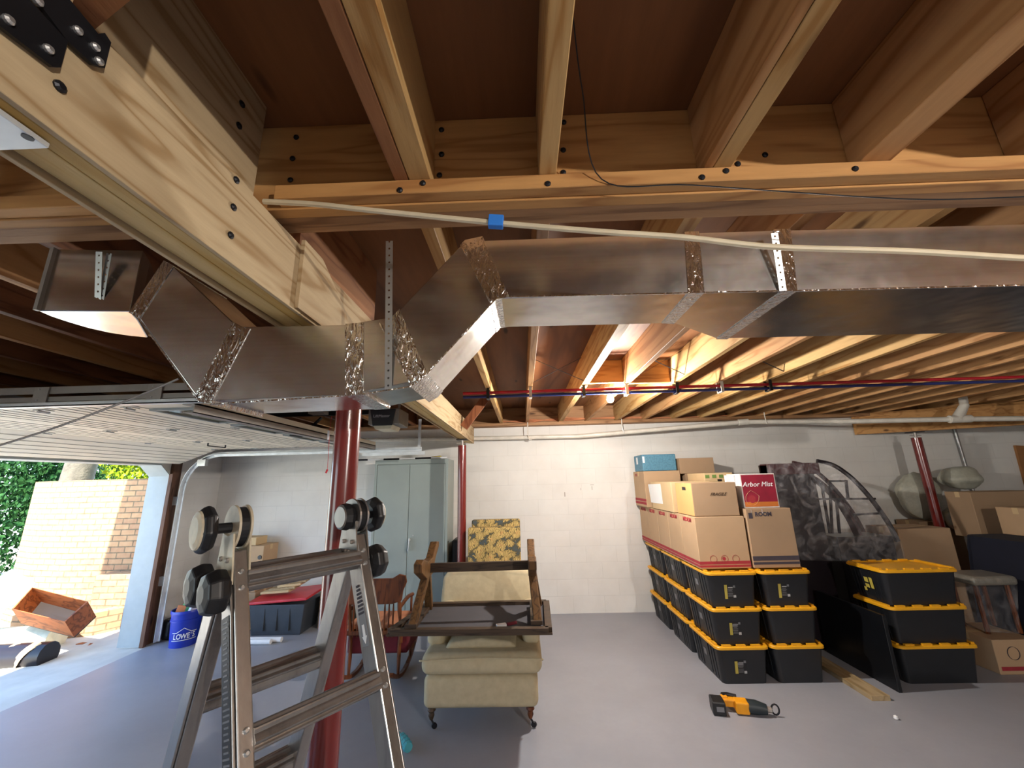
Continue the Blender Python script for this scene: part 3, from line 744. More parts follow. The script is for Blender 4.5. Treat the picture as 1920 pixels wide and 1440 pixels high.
# wall marks
mb = MB()
for px, py, s_, h_ in ((1059, 927, .012, .06), (1110, 915, .006, .05), (1089, 917, .004, .03)):
    p = at(px, py, Y=D-.004); mb.obox(p, (s_, .006, h_))
p = at(1110, 909, Y=D-.004); mb.obox(p, (.05, .006, .006)); mb.build('wall_anchor', M['bracket'], label='leftover metal anchors and scars on the white back wall', cat='anchor')
mb = MB(); p = at(1680, 1347, Z=.006); mb.lathe([(.004, 0), (.014, .006), (.012, .02), (.002, .026)], (p.x, p.y, 0), Z_, 10); mb.build('plastic_scrap', M['paper'], smooth=True, label='tiny white scrap of plastic lying on the floor at right', cat='scrap')

# light fixtures
def lampf(c, lab):
    t = thing('ceiling_lamp', c, lab, 'lamp')
    mb = MB(); mb.lathe([(.002, -.042), (.022, -.036), (.032, -.012), (.026, .012), (.014, .035)], c, Z_, 16); o = mb.build('bulb', M['bulb'], t, smooth=True)
    mb = MB(); mb.lathe([(.02, .036), (.022, .07), (.05, .075), (.055, .092)], c, Z_, 16); mb.build('lamp_holder', M['white_pipe'], t)
lampf(BULB, 'lit bare bulb in a white holder beneath the far joists')
lampf(BULB2, 'lit bare bulb behind the camera')

# ================================================================== GARAGE DOOR
t = bpy.data.objects.new('door_1', None); COL.objects.link(t); t.location = (-3, 3.4, 2.1); t['kind'] = 'structure'
DZ = 2.155; DY0, DY1 = 2.10, 4.86
secs = [((-4.235, 1.99), (-3.78, DZ)), ((-3.78, DZ), (-3.27, DZ)), ((-3.27, DZ), (-2.76, DZ)), ((-2.76, DZ), (-2.25, DZ)), ((-2.25, DZ), (-1.80, DZ))]
for k, ((x0, z0), (x1, z1)) in enumerate(secs):
    d = V((x1-x0, 0, z1-z0)).normalized(); nn = V((-d.z, 0, d.x))*.04
    a, b = V((x0, DY0, z0))+d*.002, V((x1, DY0, z1))-d*.002
    mb = MB(); mb.prism([a, b, b+nn, a+nn], (0, DY1-DY0, 0)); s_ = mb.build('door_panel', M['door'], t)
    mb = MB()
    for q in (.16, .32, .48, .64, .82):
        if k == 4 and q > .2: continue
        pp = a.lerp(b, q); mb.bar(pp+V((0, .01, -.001)), pp+V((0, DY1-DY0-.01, -.001)), .003, .003)
    mb.build('panel_groove', M['door_line'], s_)
    if k == 4:
        for j in range(4):
            y0 = DY0+.14+j*.66
            mb = MB(); mb.box((x0+.10, y0, DZ-.006), (x1-.10, y0+.5, DZ-.0005)); mb.build('door_window', M['win'], t)
            mb = MB()
            for (aa, bb) in (((x0+.08, y0-.02), (x0+.10, y0+.52)), ((x1-.10, y0-.02), (x1-.08, y0+.52)), ((x0+.10, y0-.02), (x1-.10, y0)), ((x0+.10, y0+.5), (x1-.10, y0+.52))): mb.box((aa[0], aa[1], DZ-.014), (bb[0], bb[1], DZ-.0005))
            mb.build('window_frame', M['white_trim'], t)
    if k:
        for j in range(4):
            y0 = DY0+.06+j*.87
            mb = MB(); mb.box((x0-.035, y0, z0-.006), (x0+.035, y0+.05, z0-.001)); mb.tube([(x0, y0-.005, z0-.008), (x0, y0+.055, z0-.008)], .006, 8); mb.build('hinge', M['steel'], t)
mb = MB(); mb.box((-1.86, DY0, DZ-.055), (-1.80, DY1, DZ-.05)); mb.box((-1.806, DY0, DZ-.055), (-1.80, DY1, DZ-.001)); mb.box((-1.87, DY0, DZ-.01), (-1.8, DY1, DZ-.001)); mb.build('top_strut', M['bracket'], t)
mb = MB(); mb.bar((-3.30, 4.1, DZ-.03), (-3.30, 4.35, DZ-.03), .01, .01); mb.bar((-3.3, 4.1, DZ-.03), (-3.3, 4.1, DZ), .01, .01); mb.bar((-3.3, 4.35, DZ-.03), (-3.3, 4.35, DZ), .01, .01); mb.build('lift_handle', M['black_steel'], t)
# far track
tr = thing('door_track', (-3, 4.93, 2.1), 'galvanised door track on the far side of the raised garage door', 'track')
xt = XL+.12
pts = [V((xt, 4.93, 0.02)), V((xt, 4.93, 1.62))] + [V((xt+.42*(1-math.cos(a)), 4.93, 1.68+.42*math.sin(a))) for a in [i*PI/2/7 for i in range(8)]] + [V((-1.25, 4.93, 2.10))]
mb = MB()
for a, b in zip(pts, pts[1:]): mb.bar(a, b+(b-a).normalized()*.004, .055, .012, Y_); mb.bar(a+V((0, -.026, 0)), b+V((0, -.026, 0)), .004, .05, Y_)
mb.build('track_rail', M['track'], tr)
mb = MB(); mb.box((XL+.041, 4.90, 1.5), (xt-.01, 4.96, 1.6)); mb.box((XL+.041, 4.90, .6), (xt-.01, 4.96, .7)); mb.box((-1.30, 4.95, 2.07), (-1.27, 4.98, JB-.001)); mb.box((-1.98, 4.905, 2.03), (-1.2, 4.915, 2.07)); mb.build('track_bracket', M['track'], tr)
mb = MB(); mb.box((-4.02, 4.87, 1.96), (-3.92, 4.92, 2.04)); mb.build('roller_bracket', M['steel'], tr)
# near track with angle iron
tr = thing('door_track', (-2.5, 2.08, 2.15), 'galvanised door track with riveted plates on the near side of the raised garage door', 'track')
mb = MB(); mb.box((XL+.15, 2.06, 2.150), (-1.05, 2.10, 2.156)); mb.box((XL+.15, 2.06, 2.15), (-1.05, 2.064, 2.172)); mb.build('track_rail', M['track'], tr)
mb = MB(); mb.box((XL+.15, 2.066, 2.178), (-1.05, 2.072, 2.205)); mb.box((XL+.15, 2.066, 2.222), (-1.05, 2.072, 2.262)); mb.box((XL+.15, 2.07, 2.258), (-1.05, 2.11, 2.262)); mb.build('angle_iron', M['bracket'], tr)
for px in (75, 288):
    c = at(px, 745, Y=2.06); mb = MB(); mb.box((c.x-.04, 2.058, 2.172), (c.x+.04, 2.065, 2.258)); pl = mb.build('track_plate', M['bracket'], tr)
    screws([(c.x-.01, 2.058, 2.245), (c.x-.01, 2.058, 2.185)], -Y_, 'rivet', pl, .004, 'steel')
mb = MB(); mb.box((-1.30, 2.075, 2.26), (-1.27, 2.105, JB-.001)); mb.build('drop_bracket', M['bracket'], tr)
# gray cord sweeping across the door
mb = MB(); mb.tube(curve_pts([at(px, py, Y=1.9) for px, py in ((-40, 848), (0, 835), (100, 803), (200, 766), (270, 738), (335, 710))]), .0055, 8); mb.build('grey_cord', M['bracket'], smooth=True, label='grey cord curving across the view of the raised garage door', cat='cord')
# opener
OYc = 3.6
t = thing('garage_door_opener', (-1.28, OYc, 2.2), 'dark garage door opener hanging from the joists behind the post', 'opener')
oa, ob = at(694, 768, Y=OYc), at(741, 797, Y=OYc)
x0, x1, z1, z0 = oa.x, ob.x, oa.z, ob.z
mb = MB(); mb.prism([(x0, OYc, z1), (x1-.005, OYc, z1), (x1-.03, OYc, z0), (x0+.03, OYc, z0)], (0, .012, 0)); mb.build('front_cover', M['opener'], t, bevel=.003)
mb = MB(); mb.box((x0-.02, OYc+.013, z0+.01), (x1+.03, OYc+.32, z1+.01)); mb.build('motor_case', M['opener2'], t, bevel=.01)
mb = MB(); mb.prism([(x0+.03, OYc+.013, z0+.008), (x1-.03, OYc+.013, z0+.008), (x1-.05, OYc+.013, z0-.03), (x0+.05, OYc+.013, z0-.03)], (0, .25, 0)); mb.build('lens_cover', M['vinyl'], t)
text('LiftMaster', .038, ((x0+x1)/2-.01, OYc-.002, (z0+z1)/2+.012), X_, Z_, 'lettering', M['pale_text'], t)
mb = MB()
for x in (x0, x1-.03): mb.box((x, OYc+.15, z1+.012), (x+.025, OYc+.153, JB-.001))
mb.build('hanger_strap', M['bracket'], t)
mb = MB(); mb.box((XL+.02, OYc+.13, z1-.02), (x0-.021, OYc+.17, z1+.02)); mb.build('rail', M['black_steel'], t)
tx = at(597, 775, Y=3.55); 
mb = MB(); mb.box((tx.x-.07, 3.50, tx.z-.01), (tx.x+.07, 3.60, tx.z+.02)); mb.build('trolley', M['steel'], t)
ar0, ar1 = at(603, 783, Y=3.52), at(565, 818, Y=3.50)
mb = MB(); mb.bar(ar0, ar1, .012, .035, Y_); mb.bar(ar1, ar1+V((-.10, 0, .01)), .012, .03, Y_); ao = mb.build('door_arm', M['black_steel'], t)
screws([ar0.lerp(ar1, f)+V((0, -.008, 0)) for f in (.3, .7)], -Y_, 'arm_bolt', ao, .006, 'steel')
mb = MB(); mb.tube(curve_pts([at(px, py, Y=3.5) for px, py in ((622, 780), (618, 810), (616, 850), (614, 880))]), .0022, 6); mb.tube([at(614, 880, Y=3.5), at(611, 887, Y=3.5)], .008, 8); mb.build('pull_cord', M['red_plastic'], t)
mb = MB(); mb.box(at(616, 810, Y=3.49)-V((.008, 0, .07)), at(616, 810, Y=3.49)+V((.008, .006, .01))); mb.build('cord_tag', M['paper'], t)

# ================================================================== LADDER
lad = thing('folding_ladder', (-.6, 1.1, 0), 'scuffed aluminium multi-position ladder set up as an A-frame in the foreground', 'ladder')
H = V((-.706, 1.012, 1.60)); ph, la, lb_, LW, s1, off = .947, .405, .348, .3165, .122, .012
lu = V((math.cos(ph), math.sin(ph), 0)); ln = V((math.sin(ph), -math.cos(ph), 0))
df = ln*math.sin(la)-Z_*math.cos(la); mf = ln*math.cos(la)+Z_*math.sin(la)     # down / outward normals of the front section
db = -ln*math.sin(lb_)-Z_*math.cos(lb_); mbk = -ln*math.cos(lb_)+Z_*math.sin(lb_)
def rail(side, d, mm, sgn, s0, s1_, fl=.030, dep=.060):
    c = H+lu*(LW*side)+ln*(off*sgn)
    rot = Matrix((lu, mm, d)).transposed()
    mb = MB(); L = s1_-s0
    mb.obox(c+d*(s0+s1_)/2-mm*(dep/2), (fl, dep, L), rot)
    return mb, c, rot
Lf = (H.z)/math.cos(la)-.012; Lb = H.z/math.cos(lb_)-.012
for side in (0, 1):
    for d, mm, sgn, L in ((df, mf, 1, Lf), (db, mbk, -1, Lb)):
        mb, c, rot = rail(side, d, mm, sgn, .055, L); r_ = mb.build('side_rail', M['alu'], lad, bevel=.003)
        mb, c, rot = rail(side, d, mm, sgn, L-.05, L+.008, .04, .07); mb.build('rubber_foot', M['black'], r_, bevel=.004)
        # outer sleeve rail
        e = -1 if side == 0 else 1
        rs = MB(); rs.obox(c+d*(.13+L-.1)/2*1.0-mm*.03+lu*(e*.0185), (.006, .050, L-.23), rot); rs.build('outer_rail', M['alu'], lad, bevel=.002)
    # hinge: plates plus lock knob
    e = -1 if side == 0 else 1
    hc = H+lu*(LW*side)
    mb = MB(); mb.lathe([(.047, -.009), (.047, .009)], hc, lu, 32); mb.build('hinge_core', M['black'], lad)
    for q in (-.0125, .0125):
        mb = MB(); mb.lathe([(.051, -.0025), (.052, .0025)], hc+lu*q, lu, 32); mb.build('hinge_disc', M['ladder_orange' if side == 0 else 'alu'], lad)
    for d, mm, sgn in ((df, mf, 1), (db, mbk, -1)):
        a0 = hc+ln*(off*sgn)-mm*.03
        mb = MB()
        for q in (-.0175, .0175): mb.bar(hc+lu*q+d*.02, a0+lu*q+d*.125, .052, .004, lu)
        pl = mb.build('hinge_plate', M['ladder_orange' if side == 0 else 'alu'], lad)
        rv = []
        for sd, k in ((.07, .012), (.09, -.012), (.115, .012)): rv.append(a0+lu*(e*-.02 if False else -.0198)+d*sd+mm*k)
        screws(rv, -lu, 'rivet', pl, .006, 'bracket')
    kc = hc+lu*(e*(.05 if side == 0 else .045))
    mb = MB(); mb.lathe([(.012, -.035), (.012, .0)], kc, lu*e, 12); kn = mb.build('knob_shaft', M['black'], lad)
    prof = [(.030, .0), (.050, .006), (.056, .018), (.050, .030), (.03, .038)]
    mb = MB(); mb.lathe(prof, kc, lu*e, 8); mb.build('hinge_knob', M['black'], kn, bevel=.004)
    mb = MB(); mb.lathe([(.044, .032), (.042, .036), (.03, .0395)], kc, lu*e, 20); mb.build('knob_face', M['ladder_orange'], kn)
    if side == 1:   # inner lock face seen on the far hinge
        mb = MB(); mb.lathe([(.036, 0), (.04, .012), (.036, .03)], hc-lu*.018, -lu, 12); o_ = mb.build('hinge_knob', M['black'], lad)
        mb = MB(); mb.lathe([(.034, .030), (.030, .033)], hc-lu*.018, -lu, 20); mb.build('knob_face', M['alu'], o_)
    # height lock knobs (J-locks) on the rails
    for d, mm, sgn in ((df, mf, 1), (db, mbk, -1)):
        lc = hc+ln*(off*sgn)-mm*(.02 if sgn > 0 else .008)+d*.135+lu*(e*.022)
        mb = MB(); mb.lathe([(.030, .0), (.047, .008), (.050, .026), (.042, .046), (.02, .050)], lc, lu*e, 8)
        mb.build('lock_knob', M['black'], lad, bevel=.004)
def rung(d, mm, sgn, s):
    a = H+ln*(off*sgn)+d*s-mm*.022+lu*.013; b = a+lu*(LW-.026)
    mb = MB(); prof = []
    hgt, dp = .023, .030
    for k in range(54):
        an = 2*PI*k/54; r1 = 1+.10*math.cos(9*an)
        prof.append(d*(hgt*r1*math.copysign(abs(math.cos(an))**.7, math.cos(an)))+mm*(dp*r1*math.copysign(abs(math.sin(an))**.7, math.sin(an))))
    mb.prism([a+p for p in prof], b-a); r_ = mb.build('rung', M['alu'], lad)
    screws([H+ln*(off*sgn)+lu*(LW*sd)+d*(s+k)+mm*.001 for sd in (0, 1) for k in (-.018, .018)], mm, 'rivet', r_, .006, 'steel')
for k in range(5): rung(df, mf, 1, s1+.305*k)
for k in range(5): rung(db, mbk, -1, s1+.305*k+.0)
# stickers
def sticker(side, d, mm, sgn, s0, s1_, mat, face, wdt, k=0., name='sticker'):
    c = H+lu*(LW*side)+ln*(off*sgn)+d*(s0+s1_)/2-mm*(.03+k)+lu*face
    mb = MB(); mb.obox(c, (.0012, wdt, s1_-s0), Matrix((lu, mm, d)).transposed()); return mb.build(name, mat, lad)
sticker(0, df, mf, 1, .19, 1.2, M['black'], -.0225, .042, name='warning_label')
for q in range(60): sticker(0, df, mf, 1, .20+q*.010, .2035+q*.010, M['label_g'], -.0232, random.uniform(.015, .034), random.uniform(-.003, .003), 'label_print')
sticker(1, df, mf, 1, .25, .345, M['label_g'], -.0157, .032, name='instruction_label')
for q in range(8): sticker(1, df, mf, 1, .19+q*.010, .196+q*.010, M['print_dark'], -.0160, .014+.002*q, name='label_print')
ac = H+lu*(LW-.0168)+ln*off-mf*.03+df*.32
mb = MB(); mb.prism([ac+df*a+mf*b for a, b in ((-.028, -.005), (0, -.005), (0, -.011), (.018, 0), (0, .011), (0, .005), (-.028, .005))], -lu*.001); mb.build('label_arrow', M['paper'], lad)

# ================================================================== CABINET
t = thing('metal_cabinet', (-1.45, 5.4, 0), 'tall grey-green double door metal cabinet against the back wall', 'cabinet')
cx0, cx1, cyf, cyb, cz = -1.925, -.965, 5.22, 5.66, 1.99
mb = MB(); mb.box((cx0, cyf+.02, 0.0), (cx1, cyb, cz)); mb.build('body', M['cabinet'], t, bevel=.004)
mb = MB(); mb.box((cx0, cyf, 0), (cx0+.03, cyf+.019, cz)); mb.box((cx1-.03, cyf, 0), (cx1, cyf+.019, cz)); mb.box((cx0+.03, cyf, cz-.055), (cx1-.03, cyf+.019, cz)); mb.box((cx0+.03, cyf, 0), (cx1-.03, cyf+.019, .06)); mb.build('front_frame', M['cabinet'], t)
xm = (cx0+cx1)/2-.02
for a, b in ((cx0+.034, xm-.003), (xm+.003, cx1-.034)):
    mb = MB(); mb.box((a, cyf+.003, .064), (b, cyf+.019, cz-.06)); dd = mb.build('door', M['cabinet'], t, bevel=.002)
hp = at(772, 1012, Y=cyf)
mb = MB(); mb.lathe([(.016, 0), (.016, .02)], (xm+.03, cyf, hp.z+.0), -Y_, 12); mb.bar((xm+.03, cyf-.022, hp.z+.02), (xm+.02, cyf-.026, hp.z-.13), .024, .014, X_); mb.build('handle', M['steel'], dd)
mb = MB(); mb.lathe([(.009, 0), (.009, .006)], (xm+.07, cyf, hp.z+.05), -Y_, 10); mb.build('lock', M['steel'], dd)
t = thing('walking_stick', (-1.5, 5.3, cz), 'black and white stick lying across the top of the metal cabinet', 'stick')
k0, k1 = at(660, 872, Y=5.3), at(838, 853, Y=5.3); k0.z = cz+.016; k1.z = cz+.02
kk = [k0.lerp(k1, i/6) for i in range(7)]
for i in range(6):
    mb = MB(); mb.tube([kk[i], kk[i+1]], .012, 8); mb.build('shaft_band', M['black' if i % 2 == 0 else 'paper'], t, smooth=True)
mb = MB(); p = at(818, 857, Y=5.4); mb.obox(V((p.x, 5.4, cz+.025)), (.15, .1, .045), Euler((0, -.1, .2)).to_matrix()); mb.build('work_glove', M['label_y'], bevel=.02, label='crumpled yellow and black glove on top of the metal cabinet', cat='glove')
mb = MB(); mb.box((-.93, 5.3, 0), (-.78, 5.6, .98)); mb.build('black_bag', M['black'], bevel=.04, segs=3, label='black bag standing between the metal cabinet and the red post', cat='bag')

# ================================================================== FLORAL CHAIR
t = thing('floral_chair', (-.35, 4.8, 0), 'chair with floral tapestry back standing behind the cream armchair', 'chair')
yy = 4.75; p0, p1 = at(877, 990, Y=yy), at(975, 980, Y=yy)
mb = MB(); mb.box((p0.x, yy, .55), (p1.x, yy+.10, p0.z)); mb.build('backrest', M['floral'], t, bevel=.02, segs=3)
mb = MB(); mb.box((p0.x+.03, yy+.11, .55), (p1.x-.002, yy+.2, p1.z+.03)); mb.build('back_cushion', M['floral'], t, bevel=.02, segs=3)
mb = MB(); mb.box((p0.x+.02, yy-.48, .36), (p1.x-.02, yy-.005, .50)); mb.build('seat', M['floral'], t, bevel=.03, segs=3)
for x in (p0.x-.01, p1.x-.03):
    mb = MB(); mb.tube(curve_pts([(x+.02, yy-.4, .55), (x+.02, yy-.2, .62), (x+.02, yy+.02, .70), (x+.02, yy+.05, .74)]), .022, 8); mb.build('arm', M['oak'], t, smooth=True)
for x in (p0.x+.03, p1.x-.03):
    for y in (yy-.44, yy+.06): mb = MB(); mb.tube([(x, y, 0), (x, y, .37)], [.014, .024], 8); mb.build('leg', M['oak'], t)

# ================================================================== ARMCHAIR
t = thing('cream_armchair', (-.35, 3.6, 0), 'cream upholstered armchair on casters under the upside-down table', 'armchair')
Yf = 3.22
mb = MB(); mb.box((-.755, Yf, .135), (.065, 4.08, .345)); mb.build('base', M['cream_fab'], t, bevel=.045, segs=4, smooth=True)
mb = MB(); mb.box((-.775, Yf-.02, .345), (.10, 3.9, .49)); mb.build('lower_cushion', M['cream_fab'], t, bevel=.06, segs=5, smooth=True)
mb = MB(); mb.prism([(-.62, 3.30, .485), (-.08, 3.30, .485), (-.12, 3.30, .53), (-.35, 3.30, .555), (-.58, 3.30, .53)], (0, .55, 0)); mb.build('seat_cushion', M['cream_fab'], t, bevel=.025, segs=3, smooth=True)
mb = MB(); mb.tube(curve_pts([(-.775, Yf+.02, .44), (-.74, Yf-.024, .455), (-.34, Yf-.024, .465), (.06, Yf-.024, .455), (.10, Yf, .44)]), .006, 6); mb.build('piping', M['cream_fab'], t)
for a, b in ((-.775, -.635), (-.04, .095)):
    mb = MB(); mb.box((a, 3.38, .47), (b, 4.02, .645)); mb.build('arm', M['cream_fab'], t, bevel=.05, segs=5, smooth=True)
mb = MB(); mb.prism([(-.80, 3.92, .45), (.065, 3.92, .45), (.045, 3.99, .86), (-.02, 4.0, .885), (-.35, 4.0, .91), (-.70, 4.0, .885), (-.77, 3.99, .84)], (0, .17, .0)); mb.build('backrest', M['cream_fab'], t, bevel=.035, segs=4, smooth=True)
for x, y in ((-.70, Yf+.05), (.005, Yf+.05), (-.70, 4.0), (.005, 4.0)):
    mb = MB(); mb.lathe([(.026, .135), (.03, .118), (.018, .105), (.022, .085), (.012, .06)], (x, y, 0), Z_, 14); l_ = mb.build('leg', M['oak' if x > -.3 else 'table_wood'], t, smooth=True)
    mb = MB(); mb.tube([(x, y, .06), (x+.012, y, .04), (x+.02, y, .024)], .007, 8); mb.lathe([(.016, -.009), (.021, 0), (.016, .009)], (x+.022, y, .022), Y_, 14); mb.build('caster', M['black_steel'], l_)

# ================================================================== UPSIDE-DOWN TABLE
t = thing('upturned_table', (-.4, 3.4, .65), 'dark wooden trestle table turned upside down on the cream armchair', 'table')
ZT = .668
c0, c1, c2, c3 = at(724, 1190, Z=ZT), at(1036, 1187, Z=ZT), at(1030, 1132, Z=ZT), at(800, 1137, Z=ZT)
mb = MB(); mb.hexa([c0-Z_*.012, c1-Z_*.012, c2-Z_*.012, c3-Z_*.012, c0+Z_*.0, c1, c2, c3]); mb.build('tabletop', M['table_wood'], t)
def frame_bar(a, b, nm='frame_rail', h=.032, wd=.05):
    mb = MB(); mb.bar(a+Z_*.016, b+Z_*.016, wd, h); return mb.build(nm, M['table_wood'], t, bevel=.002)
inset = lambda p, c: p+(c-p)*.03
cc = (c0+c1+c2+c3)/4
i0, i1, i2, i3 = [p+(cc-p).normalized()*.03 for p in (c0, c1, c2, c3)]
frame_bar(i0, i1); frame_bar(i1, i2); frame_bar(i2, i3); frame_bar(i3, i0)
mb = MB(); mb.hexa([p+Z_*.001 for p in (i0, i1, i2, i3)]+[p+Z_*.006 for p in (i0, i1, i2, i3)]); mb.build('underside_cloth', M['dark_furn'] if False else plain('dark_felt', '#48464a', .9, 0, .1, 4), t)
Ls, Rs = at(768, 1176, Z=ZT+.035), at(1003, 1169, Z=ZT+.035)
fb = []
for (b0, tops) in ((Ls, ((768, 1072, -.02), (800, 1040, .40))), (Rs, ((998, 1056, 0), (998, 1035, .38)))):
    yb = b0.y+.20
    base = V((b0.x+.02, b0.y, ZT+.04)); back = V((b0.x+.04, b0.y+.42, ZT+.04))
    top = V((at(800 if b0 is Ls else 998, 1085, Y=yb).x, yb, 1.02))
    mb = MB(); mb.box((b0.x-.03, b0.y-.03, ZT+.033), (b0.x+.055, b0.y+.47, ZT+.06)); mb.build('trestle_shoe', M['table_wood'], t, bevel=.003)
    mb = MB(); mb.bar(base, top, .05, .06, X_); mb.bar(back, top, .05, .06, X_); mb.build('leg', M['table_leg'], t, bevel=.008)
    mb = MB(); mb.prism([(top.x-.03, yb-.10, .99), (top.x-.03, yb+.10, .99), (top.x-.03, yb+.16, 1.08), (top.x-.03, yb+.30, 1.16), (top.x-.03, yb+.30, 1.20), (top.x-.03, yb+.22, 1.21), (top.x-.03, yb+.08, 1.11), (top.x-.03, yb-.08, 1.11), (top.x-.03, yb-.22, 1.15), (top.x-.03, yb-.29, 1.13), (top.x-.03, yb-.28, 1.07)], (.06, 0, 0)); mb.build('foot', M['table_leg'], t, bevel=.006)
    fb.append(top)
mb = MB(); mb.bar(fb[0]+Z_*.03, fb[1]+Z_*.03, .03, .065, Z_); mb.build('stretcher', M['table_wood'], t, bevel=.003)
t = thing('paint_brush', (0, 3.1, .68), 'small brush with a red handle lying on the upturned table', 'brush')
pb = at(940, 1175, Z=ZT+.012)
mb = MB(); mb.obox(pb+V((0, 0, .01)), (.07, .035, .016), Euler((0, 0, .3)).to_matrix()); mb.build('bristles', M['paper'], t)
mb = MB(); mb.obox(pb+V((.075, .02, .014)), (.08, .022, .02), Euler((0, 0, .5)).to_matrix()); mb.build('handle', M['maroon'], t, bevel=.006)

# ================================================================== ROCKING CHAIR
t = thing('rocking_chair', (-1.35, 4.1, 0), 'oak pressed-back rocking chair seen from behind, left of the armchair', 'rocking chair')
ry = 3.88
def rp(px, py, y=ry): return at(px, py, Y=y)
cr = [rp(648, 1094), rp(690, 1086), rp(735, 1085), rp(748, 1077), rp(760, 1080), rp(762, 1092), rp(755, 1108), rp(752, 1127), rp(735, 1133), rp(690, 1134), rp(648, 1134)]
mb = MB(); mb.prism(cr, (0, .03, 0)); mb.build('crest_rail', M['oak'], t, bevel=.005)
for px in (664, 672, 682, 722, 730, 738):
    a, b = rp(px, 1132, ry+.015), rp(px-3, 1195, ry+.05); mid = a.lerp(b, .5)
    mb = MB(); mb.tube([a, a.lerp(b, .2), mid, a.lerp(b, .8), b], [.006, .009, .007, .010, .006], 8); mb.build('spindle', M['oak'], t, smooth=True)
for px in (654, 748):
    a, b = rp(px, 1120, ry+.015), rp(px+4, 1205, ry+.06); mb = MB(); mb.tube([a, a.lerp(b, .3), a.lerp(b, .5), a.lerp(b, .7), b], [.014, .02, .013, .02, .014], 8); mb.build('back_post', M['oak'], t, smooth=True)
sx0, sx1, sz = -1.62, -1.13, .40
mb = MB(); mb.box((sx0, ry+.03, sz-.02), (sx1+.02, ry+.50, sz+.02)); mb.build('seat', M['oak'], t, bevel=.01)
mb = MB(); mb.box((sx0-.01, ry+.06, sz+.022), (sx1, ry+.46, sz+.06)); mb.build('seat_pad', M['orange_fab'], t, bevel=.015, segs=3)
mb = MB(); mb.box((sx0-.01, ry+.10, sz-.19), (sx1+.05, ry+.56, sz-.021)); mb.build('draped_cloth', M['maroon'], t, bevel=.02, segs=3)
def arc(x): return [V((x, ry-.12+.095*i, .015+.010*((i-4)**2)*.75)) for i in range(10)]
for x in (sx0+.03, sx1-.02):
    mb = MB(); pts = arc(x)
    for a, b in zip(pts, pts[1:]): mb.bar(a, b+(b-a)*.03, .03, .03)
    mb.build('rocker', M['oak'], t)
    for y in (ry+.08, ry+.46):
        k = min(range(10), key=lambda i: abs(pts[i].y-y)); mb = MB(); mb.tube([pts[k], V((x, y, .2)), V((x, y, sz-.015))], [.012, .018, .013], 8); mb.build('leg', M['oak'], t, smooth=True)
    mb = MB(); mb.tube(curve_pts([(x, ry+.05, .60), (x, ry+.3, .62), (x, ry+.48, .60)]), .018, 8); mb.tube([(x, ry+.44, .60), (x, ry+.44, sz)], .012, 8); mb.build('arm', M['oak'], t, smooth=True)
mb = MB(); mb.tube([(sx0+.03, ry+.27, .2), (sx1-.02, ry+.27, .2)], .01, 8); mb.build('stretcher', M['oak'], t)

# ================================================================== LEFT CORNER CLUTTER
def bucket(c, mat, label, txt=None, s=1.0):
    t = thing('plastic_bucket', c, label, 'bucket'); x, y, z = c
    mb = MB(); mb.lathe([(.122*s, 0), (.138*s, .25*s), (.144*s, .251*s), (.144*s, .27*s), (.138*s, .272*s), (.141*s, .33*s), (.150*s, .331*s), (.150*s, .355*s), (.146*s, .36*s), (.138*s, .355*s), (.128*s, .20*s), (.11*s, .012)], c, Z_, 36)
    mb.build('pail', mat, t, smooth=True)
    mb = MB(); mb.tube(curve_pts([(x-.15*s, y, .30*s), (x-.14*s, y-.09*s, .22*s), (x-.02*s, y-.152*s, .19*s), (x+.1*s, y-.12*s, .23*s), (x+.15*s, y, .30*s)]), .002, 6) if False else mb.tube([(x-.15*s, y, .31*s), (x-.158*s, y-.02, .2*s)], .003, 6); mb.build('handle', M['steel'], t)
    return t
bc = at(325, 1215, Z=0); bc = V((bc.x+.02, bc.y+.10, 0))
t = bucket(bc, M['bucket'], 'royal blue bucket with white lettering standing by the door jamb', s=1.02)
vd = V((-bc.x, -bc.y, 0)).normalized(); vx = V((-vd.y, vd.x, 0))*1.0
if vx.x < 0: vx = -vx
# lettering wrapped on the pail
letters = "LOWE'S"
R0 = .139
wds = [.032, .042, .050, .034, .016, .034]; tot = sum(wds); aacc = -tot/2
for ch, wl in zip(letters, wds):
    th = (aacc+wl/2)/R0; aacc += wl
    nn = (vd*math.cos(th)+vx*math.sin(th)); xx = (vx*math.cos(th)-vd*math.sin(th))
    text(ch, .072 if ch != "'" else .06, bc+nn*R0+Z_*.115, xx, Z_, 'lettering', M['white_text'], t, bold=.0015, sx=.74)
def wrapline(z0, z1, a0, a1, h=.006, n=8):
    mb = MB()
    for i in range(n):
        ps = []
        for k in (i, i+1):
            f = k/n; th = a0+(a1-a0)*f; z = z0+(z1-z0)*f
            nn = (vd*math.cos(th)+vx*math.sin(th)); ps += [bc+nn*(R0+.0)+Z_*z, bc+nn*(R0+.0)+Z_*(z+h)]
        q = [ps[0], ps[1], ps[3], ps[2]]; mb.prism(q, vd*.002)
    mb.build('emblem_line', M['white_text'], t)
wrapline(.15, .15, -.85, -.55); wrapline(.15, .195, -.55, -.05); wrapline(.195, .15, -.05, .45); wrapline(.15, .15, .45, .85); wrapline(.075, .075, -.85, .85)
bt = .36*1.02
for i, (dx, dy, cl, sz_, lb) in enumerate(((-.04, .05, 'green', (.13, .04, .13), 'green packet sticking out of the blue bucket'), (-.045, -.05, 'orange_fab', (.08, .03, .10), 'orange packet leaning in the front of the blue bucket'), (.06, -.01, 'paper', (.06, .05, .11), 'white and blue box in the blue bucket'))):
    mb = MB(); mb.obox(bc+V((dx, dy, bt-.01)), sz_, Euler((.3*(i-1), .25, .5*i)).to_matrix()); mb.build('packet', M[cl], bevel=.003, label=lb, cat='packet')
